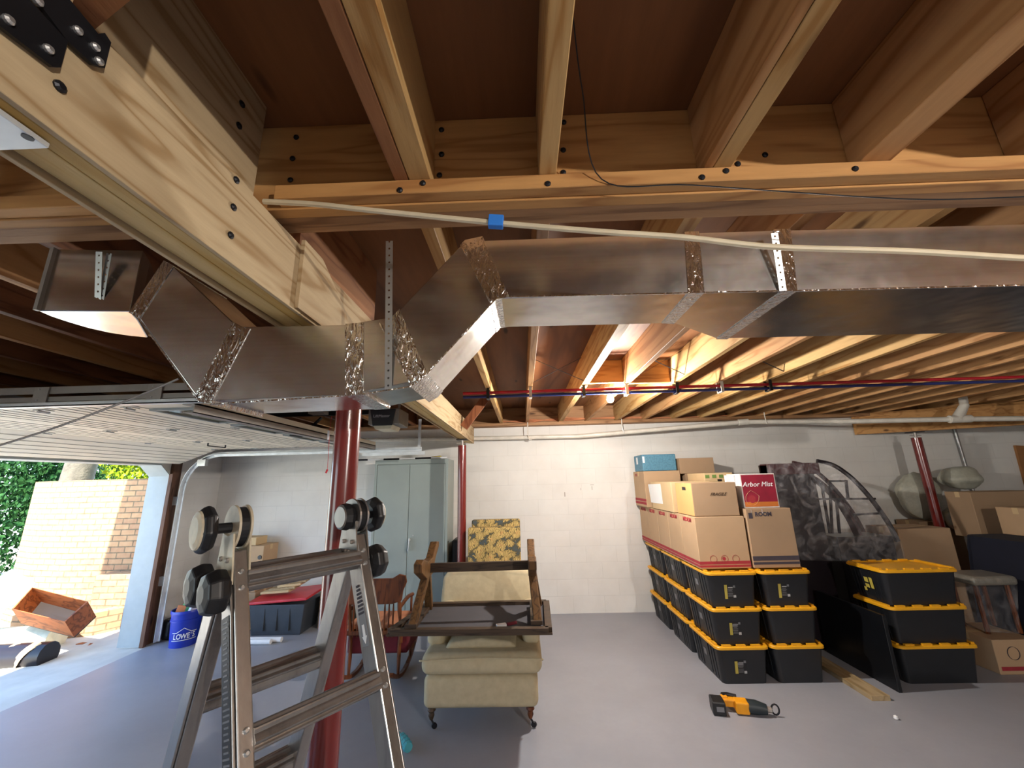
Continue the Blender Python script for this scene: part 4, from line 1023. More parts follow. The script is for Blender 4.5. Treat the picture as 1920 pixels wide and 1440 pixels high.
b2 = V((-3.66, 5.13, 0))
t = bucket(b2, M['bucket_dk'], 'dark blue bucket with white print behind the ladder', s=.92)
vd2 = V((-b2.x, -b2.y, 0)).normalized(); vx2 = V((-vd2.y, vd2.x, 0)); vx2 = vx2 if vx2.x > 0 else -vx2
text('do it', .08, b2+vd2*.131+Z_*.21, vx2, Z_, 'lettering', M['white_text'], t, shear=.2, bold=.003)
text('best', .08, b2+vd2*.127+Z_*.13, vx2, Z_, 'lettering', M['white_text'], t, shear=.2, bold=.003)
mb = MB(); mb.box((XL+.06, 4.98, 0), (XL+.2, 5.3, .22)); mb.build('black_bag', M['black'], bevel=.05, segs=3, label='small black bag on the floor behind the blue bucket', cat='bag')
# red lidded tote
t = thing('storage_tote', (-2.95, 5.3, 0), 'dark grey storage tote with an askew red lid against the back wall', 'tote')
tx0, tx1, ty0, ty1 = -3.28, -2.62, 5.08, 5.52
mb = MB(); mb.hexa([V((tx0+.04, ty0+.03, 0)), V((tx1-.04, ty0+.03, 0)), V((tx1-.04, ty1-.03, 0)), V((tx0+.04, ty1-.03, 0)), V((tx0, ty0, .33)), V((tx1, ty0, .33)), V((tx1, ty1, .33)), V((tx0, ty1, .33))])
for x in (-3.1, -2.95, -2.8): mb.box((x, ty0+.0, .05), (x+.012, ty0+.03, .29))
mb.build('body', M['grey_tote'], t, bevel=.008, segs=2)
mb = MB(); mb.hexa([V((tx0-.03, ty0-.03, .335)), V((tx1+.03, ty0-.03, .38)), V((tx1+.06, ty1+.02, .42)), V((tx0-.03, ty1+.02, .36)), V((tx0-.03, ty0-.03, .365)), V((tx1+.03, ty0-.03, .41)), V((tx1+.06, ty1+.02, .45)), V((tx0-.03, ty1+.02, .39))]); mb.build('lid', M['red_plastic'], t, bevel=.008)
for i in range(4):
    mb = MB(); mb.obox(V((-3.06+.07*i, 5.26+.02*i, .44+.032*i)), (.36-.04*i, .14, .026), Euler((.0, -.07, .06*(i-1))).to_matrix()); mb.build('scrap_board', M['plank' if i % 2 else 'carton_pale'], bevel=.003, label=['short pale board lying on the red tote lid at left', 'grey-brown board on the red tote lid', 'flattened carton scrap on the red tote lid', 'rough board end at the right of the red tote lid'][i], cat='board')
for i, (dy, dz, lb) in enumerate(((0, .028, 'white paper roll lying on the floor in front of the grey tote'), (.06, .03, 'second white paper roll lying behind the first one'))):
    a, b = at(393, 1204, Z=.028), at(508+14*i, 1203, Z=.028)
    a.y += dy; b.y += dy
    mb = MB(); mb.tube([a, b], .027, 14); o = mb.build('paper_roll', M['paper'], smooth=True, label=lb, cat='paper roll')
# cartons behind the ladder
def carton(a, b, mat, label, name='cardboard_box', rz=0, tape_=True, group=None):
    a, b = V(a), V(b); c = V(((a.x+b.x)/2, (a.y+b.y)/2, min(a.z, b.z))); h = (b-a)/2
    t = thing(name, c, label, 'box', group)
    R_ = Matrix.Rotation(rz, 3, 'Z')
    mb = MB(); mb.obox(c+V((0, 0, h.z)), (2*h.x, 2*h.y, 2*h.z), R_); mb.build('carton_body', M[mat], t, bevel=.004, segs=1)
    if tape_:
        mb = MB(); mb.obox(c+V((0, 0, 2*h.z)), (2*h.x-.004, .05, .0015), R_); mb.obox(c+R_@V((0, 0, 0))+V((0, 0, 2*h.z-.03)), (2*h.x+.0015, .05, .06), R_); mb.build('packing_tape', M['carton_pale'], t)
    t['_r'] = rz
    return t
carton((-3.84, 5.29, 0), (-3.36, 5.66, .42), 'carton2', 'large brown box on the floor behind the ladder, lowest of three')
carton((-3.82, 5.30, .421), (-3.38, 5.65, .72), 'carton', 'brown box in the middle of the pile behind the ladder')
t = carton((-3.75, 5.31, .722), (-3.33, 5.62, .96), 'carton', 'open brown box with a round hand hole on the pile behind the ladder')
p = at(487, 1045, Y=5.305); mb = MB(); mb.lathe([(.025, 0), (.025, .006)], p, -Y_, 14); mb.build('hand_hole', M['black'], t)
carton((-3.70, 5.32, .963), (-3.45, 5.55, 1.06), 'carton_pale', 'flat pale box on top of the pile behind the ladder', tape_=False)
carton((-2.55, 5.3, 0), (-2.2, 5.6, .42), 'carton', 'brown box beside the grey tote partly hidden by the red post')

# ================================================================== BINS
def rrect(w_, d_, r, z, n=5):
    out = []
    for cx, cy, a0 in ((w_/2-r, d_/2-r, 0), (-w_/2+r, d_/2-r, PI/2), (-w_/2+r, -d_/2+r, PI), (w_/2-r, -d_/2+r, 3*PI/2)):
        for i in range(n+1): out.append(V((cx+r*math.cos(a0+PI/2*i/n), cy+r*math.sin(a0+PI/2*i/n), z)))
    return out
def loft(mb, rings):
    rows = [[mb.bm.verts.new(p) for p in r] for r in rings]
    n = len(rows[0])
    for a, b in zip(rows, rows[1:]):
        for i in range(n): mb.bm.faces.new((a[i], a[(i+1) % n], b[(i+1) % n], b[i]))
    mb.bm.faces.new(rows[0][::-1]); mb.bm.faces.new(rows[-1])
def make_bin(W, Dp, label, side_lab=True, front=None):
    t = thing('storage_bin', (0, 0, 0), label, 'storage bin', None, local=True)
    mb = MB(); loft(mb, [rrect(W-.085, Dp-.085, .035, 0), rrect(W-.035, Dp-.035, .04, .25), rrect(W-.03, Dp-.03, .04, .258)]); body_mb = mb
    mb = MB(); loft(mb, [rrect(W-.02, Dp-.02, .045, .2605), rrect(W, Dp, .05, .264), rrect(W, Dp, .05, .280), rrect(W-.012, Dp-.012, .045, .286), rrect(W-.05, Dp-.05, .04, .286), rrect(W-.058, Dp-.058, .04, .2775), rrect(.1, .1, .03, .2775)])
    for sx in (-1, 1):
        k = 3 if W < .5 else 4
        for i in range(k):
            x = (i-(k-1)/2)*(W-.1)/k*1.05; mb.box((x-.045, sx*(Dp/2-.022)-.011, .283), (x+.03, sx*(Dp/2-.022)+.011, .297))
        k = 5
        for i in range(k):
            y = (i-(k-1)/2)*(Dp-.1)/k*1.05; mb.box((sx*(W/2-.022)-.011, y-.04, .283), (sx*(W/2-.022)+.011, y+.03, .297))
    mb.build('lid', M['lid'], t, smooth=True)
    mb = body_mb
    for sx in (-1, 1):
        for i in range(8):
            y = (i-3.5)*(Dp-.16)/8; xt_, xb_ = sx*(W/2-.0175), sx*(W/2-.0415)
            if abs(i-3.5) < .9: continue
            mb.hexa([V((xb_-sx*.004, y-.004, .02)), V((xb_+sx*.004, y-.004, .02)), V((xb_+sx*.004, y+.004, .02)), V((xb_-sx*.004, y+.004, .02)), V((xt_-sx*.004, y-.004, .24)), V((xt_+sx*.004, y-.004, .24)), V((xt_+sx*.004, y+.004, .24)), V((xt_-sx*.004, y+.004, .24))])
    mb.build('body', M['bin'], t, smooth=True)
    if side_lab:
        mb = MB(); xs = -W/2+.0275; mb.obox(V((xs-.002, 0, .15)), (.002, .055, .05), Matrix.Rotation(-.1, 3, 'Y')); mb.build('embossed_plate', M['label_g'], t)
    if front:
        yb = -Dp/2+.0425
        def plate(x, z, w_, h_, mt, nm):
            yq = yb-.0245*(z/.25)-.0012
            mb = MB(); mb.obox(V((x, yq, z)), (w_, .0014, h_), Matrix.Rotation(-.1, 3, 'X') if False else Matrix.Rotation(.1, 3, 'X')); mb.build(nm, M[mt], lb_o)
        mb = MB(); mb.obox(V((-.03, yb-.0135, .125)), (.10, .001, .11), Matrix.Rotation(.1, 3, 'X')); lb_o = mb.build('sticker', M['black'], t)
        h0 = .115 if front == 1 else .095
        plate(-.065, .125, .024, h0, 'label_y', 'label_block'); 
        for z in (.125+h0*.28, .125+h0*.12): plate(-.065, z, .026, .005, 'black', 'label_line')
        plate(-.025, .160, .04, .008, 'label_w', 'label_print'); plate(.008, .168, .018, .018, 'label_g', 'label_print')
        for z in (.145, .135, .125, .112, .100, .090): plate(-.028, z, random.uniform(.03, .05), .004, 'label_g', 'label_print')
        plate(.008, .088, .022, .02, 'label_w', 'label_print')
        if front == 2: plate(-.03, .152, .045, .02, 'label_g', 'label_print')
    return t
rown = ['front', 'middle', 'back']; layn = ['bottom', 'middle', 'top']; coln = ['left', 'right']
pos = {}
for col in range(2):
    for row in range(3):
        for lay in range(3):
            fr = None
            if row == 0: fr = {(0, 2): 1, (1, 2): 1, (0, 1): 2, (0, 0): 2}.get((col, lay))
            lb = f'black bin with yellow lid, {layn[lay]} of the three-high stack in the {coln[col]} column, {rown[row]} row'
            t = make_bin(.450, .600, lb, True, fr); t['group'] = 'black bins with yellow lids under the moving boxes'
            t.location = (1.808+.465*col, 4.095+.612*row, .002+.289*lay); t.location.z = .289*lay
BT = .289*2+.286
# right-hand stack
for lay in range(3):
    t = make_bin(.66, .42, f'wide black bin with yellow lid, {layn[lay]} of the stack beside the black panel', False, None); t['group'] = 'wide black bins with yellow lids at right'
    t.location = (3.385+.0*lay, 3.965, .289*lay)
    if lay == 2:
        mb = MB()
        for (y, z, h_, w_) in ((-.05, .15, .09, .03), (.0, .17, .04, .04), (.0, .12, .03, .04), (.03, .09, .03, .025)): mb.obox(V((-.318+.0*z-.02*(z/.25)+.018, y, z)), (.002, w_, h_), Matrix.Rotation(-.1, 3, 'Y'))
        mb.build('sticker', M['label_y'], t)

# ================================================================== MOVING BOXES
def stripes(t, a, b, mat, zs, sides='fl'):
    mb = MB()
    for z0, z1 in zs:
        if 'f' in sides: mb.box((a[0], a[1]-.0012, a[2]+z0), (b[0], a[1]-.0002, a[2]+z1))
        if 'l' in sides: mb.box((a[0]-.0012, a[1]-.0012, a[2]+z0), (a[0]-.0002, b[1], a[2]+z1))
    mb.build('printed_band', M[mat], t)
zb0 = BT+.014
ybs = [(3.885, 4.235), (4.24, 4.59), (4.595, 4.945), (4.95, 5.30), (5.305, 5.655)]
for i, (y0, y1) in enumerate(ybs):
    a, b = (1.575, y0, zb0), (2.028, y1, 1.322)
    t = carton(a, b, 'carton', ['medium moving box with red band facing the camera, nearest in the row on the bins', 'moving box second from the front in the row on the left bins', 'moving box third from the front in the row on the left bins', 'moving box fourth from the front in the row on the left bins', 'moving box at the wall end of the row on the left bins'][i], group='moving boxes with red bands')
    stripes(t, a, b, 'print_red', ((.012, .030), (.036, .062)), 'fl' if i == 0 else 'l')
    text('MEDIUM', .052, (1.5735, (y0+y1)/2, 1.285), -Y_, Z_, 'lettering', M['print_red'], t, bold=.002)
    if i == 0:
        for k, xx in enumerate((1.70, 1.80, 1.90)):
            mb = MB(); nn_ = 20
            for q in range(nn_):
                a1, a2 = 2*PI*q/nn_, 2*PI*(q+1)/nn_
                mb.bar((xx+.03*math.cos(a1), y0-.001, zb0+.082+.03*math.sin(a1)), (xx+.03*math.cos(a2), y0-.001, zb0+.082+.03*math.sin(a2)), .002, .003, Y_)
            if k == 1: mb.lathe([(.016, 0), (.016, .001)], (xx-.004, y0, zb0+.082), -Y_, 12)
            mb.build('printed_circle', M['print_red'], t)
a, b = (2.045, 3.87, zb0), (2.455, 4.28, 1.385)
t = carton(a, b, 'carton2', 'tall moving box with dark band on the right column of bins')
stripes(t, a, b, 'print_dark', ((.03, .05), (.062, .10)), 'f')
text('ROOM', .05, (2.20, a[1]-.001, 1.335), X_, Z_, 'lettering', M['print_dark'], t, bold=.002)
mb = MB(); mb.box((2.065, a[1]-.0015, 1.30), (2.10, a[1]-.0002, 1.35)); mb.build('printed_square', M['print_dark'], t)
mb = MB(); mb.box((2.09, a[1]-.003, 1.34), (2.10, a[1]-.001, 1.386)); mb.box((2.19, a[1]-.003, 1.34), (2.20, a[1]-.001, 1.386)); mb.build('tape_end', M['film'], t)
t = carton((2.045, 4.30, zb0), (2.46, 4.70, 1.33), 'carton2', 'brown box hidden behind the tall moving box on the bins')
t = carton((2.045, 4.72, zb0), (2.46, 5.12, 1.33), 'carton2', 'brown box deep in the pile on the right column of bins')
t = carton((2.045, 5.14, zb0), (2.46, 5.60, 1.72), 'carton2', 'tall brown box at the wall behind the wine carton')
# second layer
t = carton((1.59, 3.90, 1.326), (2.005, 4.30, 1.628), 'carton2', 'box with one orange side and hand hole, stacked on the nearest moving box')
mb = MB(); mb.box((1.5885, 3.902, 1.33), (1.5899, 4.298, 1.625)); mb.build('orange_side', M['carton3'], t)
p = at(1282, 916, X=1.588); mb = MB(); mb.obox(p, (.003, .085, .03)); mb.build('hand_hole', M['black'], t, bevel=.001)
text('FRAGILE', .04, (1.83, 3.898, 1.52), X_, (Z_+X_*.2), 'lettering', M['table_wood'], t, shear=.3)
t = carton((1.565, 4.36, 1.326), (1.98, 5.04, 1.635), 'carton_pale', 'pale box with a white paper sheet taped to its side')
mb = MB(); mb.prism([at(1215, 908, X=1.5635), at(1238, 907, X=1.5635), at(1243, 945, X=1.5635), at(1221, 942, X=1.5635)], (.001, 0, 0)); mb.build('paper_sheet', M['paper'], t)
a, b = (1.53, 5.16, 1.326), (1.985, 5.64, 1.765)
t = carton(a, b, 'carton', 'large box under the blue woven bag by the wall', group='moving boxes with red bands')
stripes(t, a, b, 'print_red', ((.03, .06), (.07, .10)), 'l'); text('BOX', .05, (1.5285, 5.50, 1.72), -Y_, Z_, 'lettering', M['print_red'], t)
t = thing('woven_tote', (1.74, 5.4, 1.766), 'blue woven cube bag on the highest moving box', 'bag')
mb = MB(); mb.box((1.54, 5.2, 1.766), (1.97, 5.58, 1.975)); mb.build('bag_body', M['teal_bag'], t, bevel=.012, segs=3)
mb = MB(); mb.box((1.537, 5.40, 1.86), (1.5395, 5.46, 1.95)); mb.box((1.545, 5.1975, 1.87), (1.57, 5.1995, 1.95)); mb.build('tag', M['paper'], t)
t = carton((1.99, 5.15, 1.722), (2.42, 5.58, 1.915), 'carton2', 'flat brown box right of the blue woven bag')
t = carton((1.99, 4.50, 1.335), (2.30, 4.95, 1.72), 'carton_pale', 'banana-type box with green print and a hand hole in the middle of the pile')
for k in range(4):
    mb = MB(); mb.box((2.0+.075*k, 4.498, 1.665), (2.045+.075*k, 4.4995, 1.70)); mb.build('green_print', M['print_green'], t)
mb = MB(); mb.obox(V((2.15, 4.499, 1.64)), (.045, .003, .022)); mb.build('hand_hole', M['black'], t)
# wine carton
t = thing('wine_carton', (2.24, 4.0, 1.386), 'dark red wine carton with white edges standing on the tall moving box', 'box')
wa, wb = V((2.07, 3.93, 1.386)), V((2.40, 4.18, 1.70))
mb = MB(); mb.box(wa, wb); mb.build('carton_body', M['wine_edge'], t, bevel=.003, segs=1)
mb = MB(); mb.box((wa.x+.012, wa.y-.0015, wa.z+.012), (wb.x-.010, wa.y-.0002, wb.z-.010)); mb.build('front_print', M['wine_red'], t)
mb = MB(); mb.box((wa.x+.013, wa.y-.002, wa.z+.013), (wb.x-.011, wa.y-.0014, wa.z+.055)); mb.build('bottom_print', M['wine_orange'], t)
text('Arbor Mist', .062, (2.225, wa.y-.0025, 1.60), X_, Z_, 'lettering', M['white_text'], t, shear=.25)
oc = V((2.155, wa.y-.0022, 1.475))
ol = [(0, .072), (.04, .045), (.068, .02), (.06, -.015), (.035, -.05), (0, -.066), (-.045, -.055), (-.06, -.015), (-.055, .02), (-.03, .052)]
mb = MB()
for q in range(len(ol)):
    a1, a2 = ol[q], ol[(q+1) % len(ol)]; mb.bar(oc+V((a1[0], 0, a1[1])), oc+V((a2[0], 0, a2[1])), .001, .0035, Y_)
mb.build('fruit_outline', M['carton_pale'], t)
mb = MB(); mb.lathe([(.035, 0), (.035, .0006)], oc+V((0, 0, -.008)), -Y_, 16); mb.build('fruit_print', M['print_red'], t)
mb = MB(); mb.box((1.985, 4.02, 1.60), (2.066, 4.05, 1.69)); mb.build('price_card', M['paper'], label='white and red card standing left of the wine carton', cat='card')

# ================================================================== WRAPPED CURIO CABINET (right)
t = thing('wrapped_cabinet', (3.1, 4.6, 0), 'dark arched curio cabinet shrouded in clear plastic film behind the bins', 'cabinet')
cy = 4.45
tl, trr = at(1437, 868, Y=cy), at(1532, 864, Y=cy)
xr_ = trr.x-.1
mb = MB(); mb.box((tl.x+.02, cy+.02, 0), (tl.x+.50, cy+.2, tl.z-.02)); mb.build('side_panel', M['dark_furn'], t, bevel=.005)
mb = MB(); mb.box((tl.x+.02, cy-.0, tl.z-.13), (tl.x+.56, cy+.18, tl.z-.01)); mb.build('top_cornice', M['dark_red'], t, bevel=.01)
arcp = [at(px, py, Y=cy) for px, py in ((1532, 864), (1562, 872), (1592, 892), (1622, 922), (1648, 955), (1668, 985), (1683, 1015))]
ap = curve_pts(arcp, 4)
for dy, mt in ((0, 'dark_furn'), (.40, 'dark_red')):
    mb = MB()
    for a, b in zip(ap, ap[1:]): mb.bar(a+V((0, dy, 0)), b+V((0, dy, 0))+(b-a)*.05, .035, .03, Y_)
    mb.build('arched_frame', M[mt], t)
inner = [at(px, py, Y=cy+.2) for px, py in ((1490, 880), (1530, 900), (1568, 935), (1592, 970), (1612, 1010), (1628, 1050))]
mb = MB()
for a, b in zip(curve_pts(inner, 4), curve_pts(inner, 4)[1:]): mb.bar(a, b+(b-a)*.05, .03, .09, Y_)
mb.build('arched_frame', M['dark_red'], t)
mb = MB()
def b2(p, q, w_=.02, yy=cy+.1): mb.bar(at(*p, Y=yy), at(*q, Y=yy), .02, w_, Y_)
b2((1500, 936), (1641, 935)); b2((1555, 902), (1588, 902)); b2((1586, 900), (1590, 935)); b2((1556, 902), (1560, 1000)); b2((1568, 936), (1574, 1000)); b2((1540, 905), (1556, 1000)); b2((1600, 965), (1655, 962), .03)
mb.build('shelf_frame', M['dark_furn'], t)
mb = MB(); mb.box((at(1575, 1000, Y=cy).x, cy+.05, 0), (at(1688, 1000, Y=cy).x-.04, cy+.40, at(1600, 1008, Y=cy).z)); mb.build('lower_case', M['dark_furn'], t, bevel=.005)
# film: billowing sheet over the front
mb = MB(); bmx = mb.bm; G = []
poly_l = [(1436, 866), (1440, 900), (1448, 960), (1462, 1010), (1478, 1050)]; poly_r = [(1560, 868), (1606, 900), (1655, 955), (1690, 1015), (1700, 1055)]
for i in range(25):
    f = i/24*4; k = min(int(f), 3); u_ = f-k
    L_ = V((*poly_l[k], 0)).lerp(V((*poly_l[k+1], 0)), u_); R_ = V((*poly_r[k], 0)).lerp(V((*poly_r[k+1], 0)), u_)
    row = []
    for j in range(25):
        q = L_.lerp(R_, j/24); row.append(bmx.verts.new(at(q.x, q.y, Y=cy-.05+.018*math.sin(j*1.3+i*.7)+.01*math.sin(i*2.1))))
    G.append(row)
for i in range(24):
    for j in range(24): bmx.faces.new((G[i][j], G[i][j+1], G[i+1][j+1], G[i+1][j]))
f_ = mb.build('plastic_wrap', M['film'], t, smooth=True)
sm = f_.modifiers.new('t', 'SOLIDIFY'); sm.thickness = .0005
# tall black panel left of right stack
mb = MB(); mb.box((2.90, 3.66, 0), (2.93, 4.42, .548)); mb.build('display_board', M['dark_tint'], bevel=.003, label='black board standing on edge between the two groups of bins', cat='panel')
mb = MB(); mb.hexa([V((2.60, 3.55, .0)), V((2.74, 3.55, .0)), V((2.74, 4.35, .0)), V((2.60, 4.35, .0)), V((2.60, 3.55, .035)), V((2.74, 3.55, .035)), V((2.74, 4.35, .035)), V((2.60, 4.35, .035))]); mb.build('wood_plank', M['plank'], bevel=.002, label='bare pale plank lying on the floor beside the black panel', cat='plank')
mb = MB(); mb.box((2.55, 4.38, 0), (2.78, 4.44, .09)); mb.build('wood_offcut', M['plank'], label='short wood offcut behind the pale plank', cat='plank')

# right clutter
c0_, c1_ = at(1682, 992, Y=4.5), at(1782, 992, Y=4.5)
t = carton((c0_.x-.0, 4.5, 0.0), (c1_.x, 4.9, c0_.z), 'carton2', 'large plain brown box behind the wide yellow-lidded bins')
def blob(name, c, r, mat, label, cat, sq=(1, 1, 1), n=24, seed=1, parent=None):
    mb = MB(); bmesh.ops.create_icosphere(mb.bm, subdivisions=4, radius=1)
    for v in mb.bm.verts:
        p = v.co; k = 1+.05*math.sin(p.x*5+seed)+.05*math.sin(p.y*7+seed*2)+.05*math.sin(p.z*6+seed*3)+.015*math.sin(p.x*19+p.z*23)
        v.co = V((c[0]+p.x*r*sq[0]*k, c[1]+p.y*r*sq[1]*k, c[2]+p.z*r*sq[2]*k))
    return mb.build(name, mat, parent, smooth=True, label=label, cat=cat)
bcx = at(1725, 935, Y=5.45)
blob('wrapped_lamp', (5.13, 5.46, 1.38), .26, M['foamwrap'], 'bubble-wrapped round shade behind the dark red post', 'wrapped lamp', (1.0, .5, 1.1), seed=2)
p = at(1793, 908, Y=5.2); blob('wrapped_lamp', (p.x+.24, 5.36, p.z+.07), .19, M['foamwrap'], 'bright bubble-wrapped bundle on top of the right pile', 'wrapped lamp', (1.15, .8, .75), seed=5)
p = at(1795, 962, Y=5.0); blob('wrapped_lamp', (p.x+.3, 5.30, p.z-.10), .15, M['foamwrap'], 'lower bubble-wrapped bundle beneath the bright one at right', 'wrapped lamp', (1.1, .8, 1.0), seed=8)
t = carton((5.0, 4.72, .95), (5.75, 5.0, 1.44), 'carton2', 'wide brown box high on the right pile')
t = carton((4.96, 4.14, 1.032), (5.35, 4.48, 1.30), 'carton', 'small brown box with a dark printed mark at the right edge')
mb = MB(); nn_ = 18; pm = V((5.1, 4.138, 1.19))
for q in range(nn_):
    a1, a2 = 2*PI*q/nn_, 2*PI*(q+1)/nn_; mb.bar(pm+V((.055*math.cos(a1), 0, .035*math.sin(a1))), pm+V((.055*math.cos(a2), 0, .035*math.sin(a2))), .002, .008, Y_)
mb.build('printed_mark', M['print_dark'], t)
t = carton((4.92, 5.32, 0), (5.42, 5.64, 1.07), 'carton2', 'brown box at the wall carrying the bubble-wrapped shade')
# dark cloth covered furniture
mb = MB(); bmx = mb.bm
def drape(x0, x1, y0, y1, z1, name, label, mat, n=30):
    mb = MB(); loops = []
    ring_ = []
    for k in range(5):
        z = [0.0, .25, .6, .9, 1.0][k]*z1; out = [.07, .05, .03, .01, 0][k]
        r = rrect(x1-x0+2*out, y1-y0+2*out, .12, z, 8); 
        rr_ = []
        for i, p in enumerate(r):
            wv = (.022*math.sin(i*2.4)+.01*math.sin(i*5.1))*(1-k/5); q = V((p.x, p.y, 0)).normalized()*wv
            rr_.append(V(((x0+x1)/2+p.x+q.x, (y0+y1)/2+p.y+q.y, z)))
        ring_.append(rr_)
    loft(mb, ring_); return mb.build(name, mat, smooth=True, label=label, cat='covered furniture')
drape(4.55, 5.6, 3.72, 4.5, 1.03, 'covered_table', 'furniture under a dark navy cover at the right edge', M['navy'])
drape(5.85, 6.6, 3.95, 4.6, .93, 'covered_dresser', 'second dark covered piece standing behind the navy cover', M['navy'])
t = thing('wrapped_stool', (4.25, 4.1, 0), 'plastic-wrapped stool on a carton behind the wide bins', 'stool')
mb = MB(); mb.box((4.05, 4.0, .66), (4.45, 4.3, .74)); mb.build('seat', M['stool_wrap'], t, bevel=.03, segs=3)
mb = MB()
mb.hexa([V((4.06, 4.02, .29)), V((4.34, 4.02, .27)), V((4.34, 4.28, .27)), V((4.06, 4.28, .29)), V((4.07, 4.01, .66)), V((4.43, 4.01, .66)), V((4.43, 4.29, .66)), V((4.07, 4.29, .66))]); mb.build('plastic_wrap', M['film'], t)
for x in (4.1, 4.38):
    for y in (4.05, 4.25): mb = MB(); mb.tube([(x, y, .265), (x, y, .66)], .018, 8); mb.build('leg', M['oak'], t)
t = carton((3.98, 3.92, 0), (4.36, 4.34, .262), 'carton', 'brown carton with a round printed mark on the floor at far right')
mb = MB(); pm = V((4.13, 3.918, .16))
for q in range(nn_):
    a1, a2 = 2*PI*q/nn_, 2*PI*(q+1)/nn_; mb.bar(pm+V((.05*math.cos(a1), 0, .05*math.sin(a1))), pm+V((.05*math.cos(a2), 0, .05*math.sin(a2))), .002, .008, Y_)
mb.build('printed_mark', M['print_dark'], t)
mb = MB(); mb.box((4.0, 3.918, .03), (4.34, 3.9195, .06)); mb.build('printed_band', M['print_red'], t)

# ================================================================== RECIPROCATING SAW ON FLOOR
sa, sb = at(1345, 1322, Z=.04), at(1455, 1332, Z=.04)
t = thing('power_saw', ((sa+sb)/2).xy.to_3d(), 'yellow and black cordless reciprocating saw lying on the floor', 'power tool')
ax = V((sb.x-sa.x, sb.y-sa.y, 0)).normalized(); ay = V((-ax.y, ax.x, 0)); o0 = V((sa.x, sa.y, 0))
RS = Matrix((ax, ay, Z_)).transposed()
def sp(x, y, z): return o0+ax*x+ay*y+Z_*z
mb = MB(); mb.obox(sp(.00, -.01, .045), (.09, .12, .085), RS); bt_ = mb.build('battery', M['black'], t, bevel=.008)
mb = MB(); mb.obox(sp(.005, -.0715, .045), (.05, .002, .03), RS); mb.build('battery_label', M['label_g'], bt_)
mb = MB(); mb.obox(sp(.12, .03, .055), (.15, .055, .05), RS); mb.obox(sp(.06, .04, .065), (.05, .04, .05), RS); mb.obox(sp(.165, .01, .045), (.09, .09, .075), RS); mb.build('motor_housing', M['tool_y'], t, bevel=.01, segs=3)
mb = MB(); mb.tube([sp(.05, .05, .09), sp(.09, .07, .085), sp(.15, .06, .08)], .014, 10); mb.build('handle', M['black'], t, smooth=True)
mb = MB(); mb.tube([sp(.205, .01, .045), sp(.26, .008, .045), sp(.33, 0, .04)], [.046, .045, .032], 14); mb.build('rubber_boot', M['tool_d'], t, smooth=True)
mb = MB(); mb.tube([sp(.33, 0, .04), sp(.36, 0, .04)], .02, 10); mb.build('blade_clamp', M['bracket'], t)
mb = MB(); pts_ = [sp(.385+.025*math.cos(a), 0, .045+.033*math.sin(a)) for a in [i*2*PI/12 for i in range(13)]]; mb.tube(pts_, .006, 6); mb.build('shoe', M['black_steel'], t)
# crushed bottle
t = thing('plastic_bottle', (0, 0, 0), 'crushed teal plastic bottle on the floor beside the ladder', 'bottle')
b0, b1 = at(766, 1402, Z=.03), at(748, 1375, Z=.03); t.location = (b0.x, b0.y, 0)
mb = MB(); nb = 10; P_ = [b0.lerp(b1, i/nb) for i in range(nb+1)]; mb.tube(P_, [.028, .033, .027, .034, .028, .034, .027, .03, .02, .012, .012], 10); mb.build('shell', M['bottle'], t, smooth=False)
mb = MB(); mb.tube([b1, b1+(b1-b0).normalized()*.015], .014, 10); mb.build('cap', M['paper'], t)

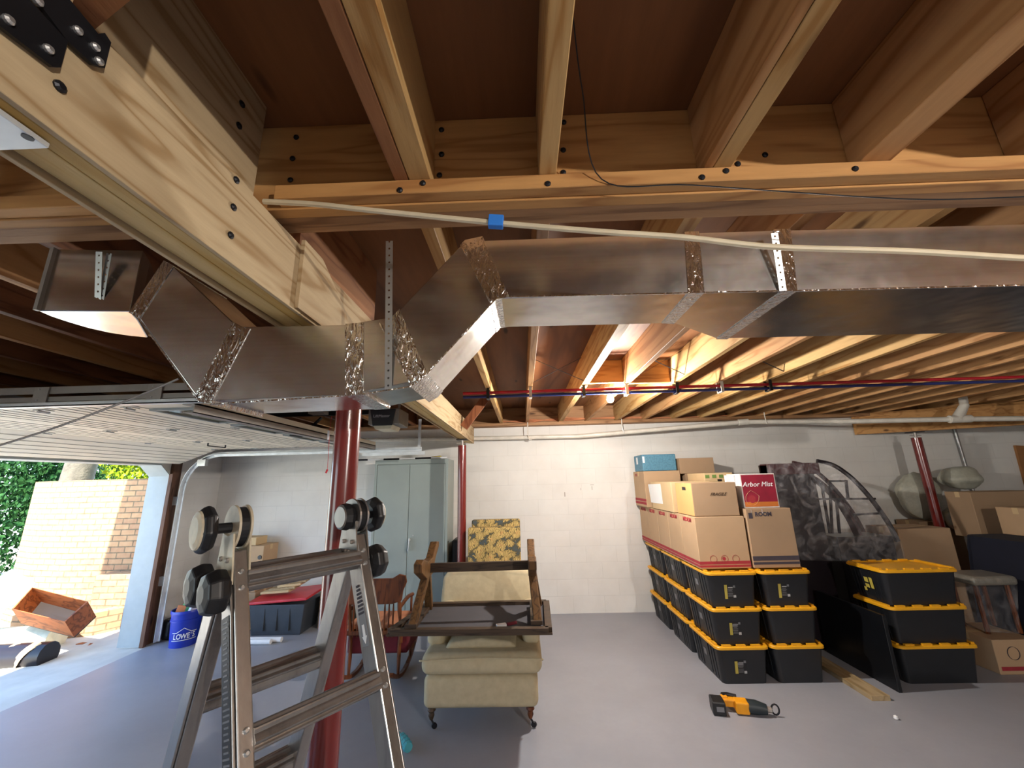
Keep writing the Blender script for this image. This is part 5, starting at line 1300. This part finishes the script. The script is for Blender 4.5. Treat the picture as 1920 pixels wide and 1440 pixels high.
# ================================================================== DEBRIS OUTSIDE
t = thing('wooden_crate', (-5.0, 4.7, .2), 'shallow orange wooden crate tipped on its side on the debris heap', 'crate')
yy0 = 4.62
q = [at(60, 1101, Y=4.95), at(165, 1128, Y=4.75), at(122, 1166, Y=4.5), at(22, 1142, Y=4.7)]
nrm = (q[1]-q[0]).cross(q[3]-q[0]).normalized()
if nrm.dot(V((0, 0, CAMH))-q[0]) > 0: nrm = -nrm
dpt = .22
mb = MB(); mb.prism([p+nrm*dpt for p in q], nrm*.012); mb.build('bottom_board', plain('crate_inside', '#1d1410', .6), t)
for i in range(4):
    a, b = q[i], q[(i+1) % 4]; c = sum(q, V())/4
    ia, ib = a+(c-a).normalized()*.02, b+(c-b).normalized()*.02
    mb = MB(); mb.hexa([a, b, ib, ia, a+nrm*dpt, b+nrm*dpt, ib+nrm*dpt, ia+nrm*dpt]); mb.build('side_board', M['wet_carton'], t)
mb = MB(); pq = [at(-60, 1120, Y=4.95), at(15, 1074, Y=5.05), at(60, 1100, Y=4.95), at(22, 1142, Y=4.7), at(-60, 1160, Y=4.6)]
mb.prism(pq, (0, .02, -.02)); [v.co.__iadd__(V((-.04, .06, .03))) for v in mb.bm.verts]; mb.build('pale_board', M['tarp'], label='pale blue painted board lying on the debris heap', cat='board')
mb = MB(); carpet = None
mb.tube([V((-6.6, 4.42, .04)), V((-5.9, 4.46, .04)), V((-5.02, 4.56, .04))], .12, 14); carpet = mb.build('rolled_carpet', M['dark_furn'], smooth=True, label='rolled dark carpet lying along the doorway outside', cat='carpet')
mb = MB(); mb.tube([V((-6.6, 4.86, .05)), V((-5.45, 5.0, .05))], .14, 14); mb.build('rolled_vinyl', M['vinyl'], smooth=True, label='pale cream rolled vinyl flooring on the debris heap', cat='roll')
for i, (x, wd) in enumerate(((-5.10, .07), (-5.32, .04))):
    mb = MB()
    for k in range(6):
        a1, a2 = math.radians(95+k*20), math.radians(95+(k+1)*20)
        f1, f2 = V((x-.02*k, 4.54+.123*math.cos(a1), .04+.123*math.sin(a1))), V((x-.02*(k+1), 4.54+.123*math.cos(a2), .04+.123*math.sin(a2)))
        mb.bar(f1, f2, wd, .003, V((0, -1, .5)))
    mb.build('tape_strip', M['carton_pale'], carpet)
for i, (x, y) in enumerate(((-5.25, 5.05), (-5.45, 5.1))):
    mb = MB(); mb.obox(V((x+.25, y+.0, -.06)), (.16, .08, .055), Euler((0, .1, .6+i)).to_matrix()); mb.build('loose_brick', M['wet_carton'], label=['loose brown brick on the ground by the edging', 'second loose brick left of the first one'][i], cat='brick')
for o in bpy.data.objects:
    for k in ('_r', '_empty', 'loc_local'):
        if k in o: del o[k]
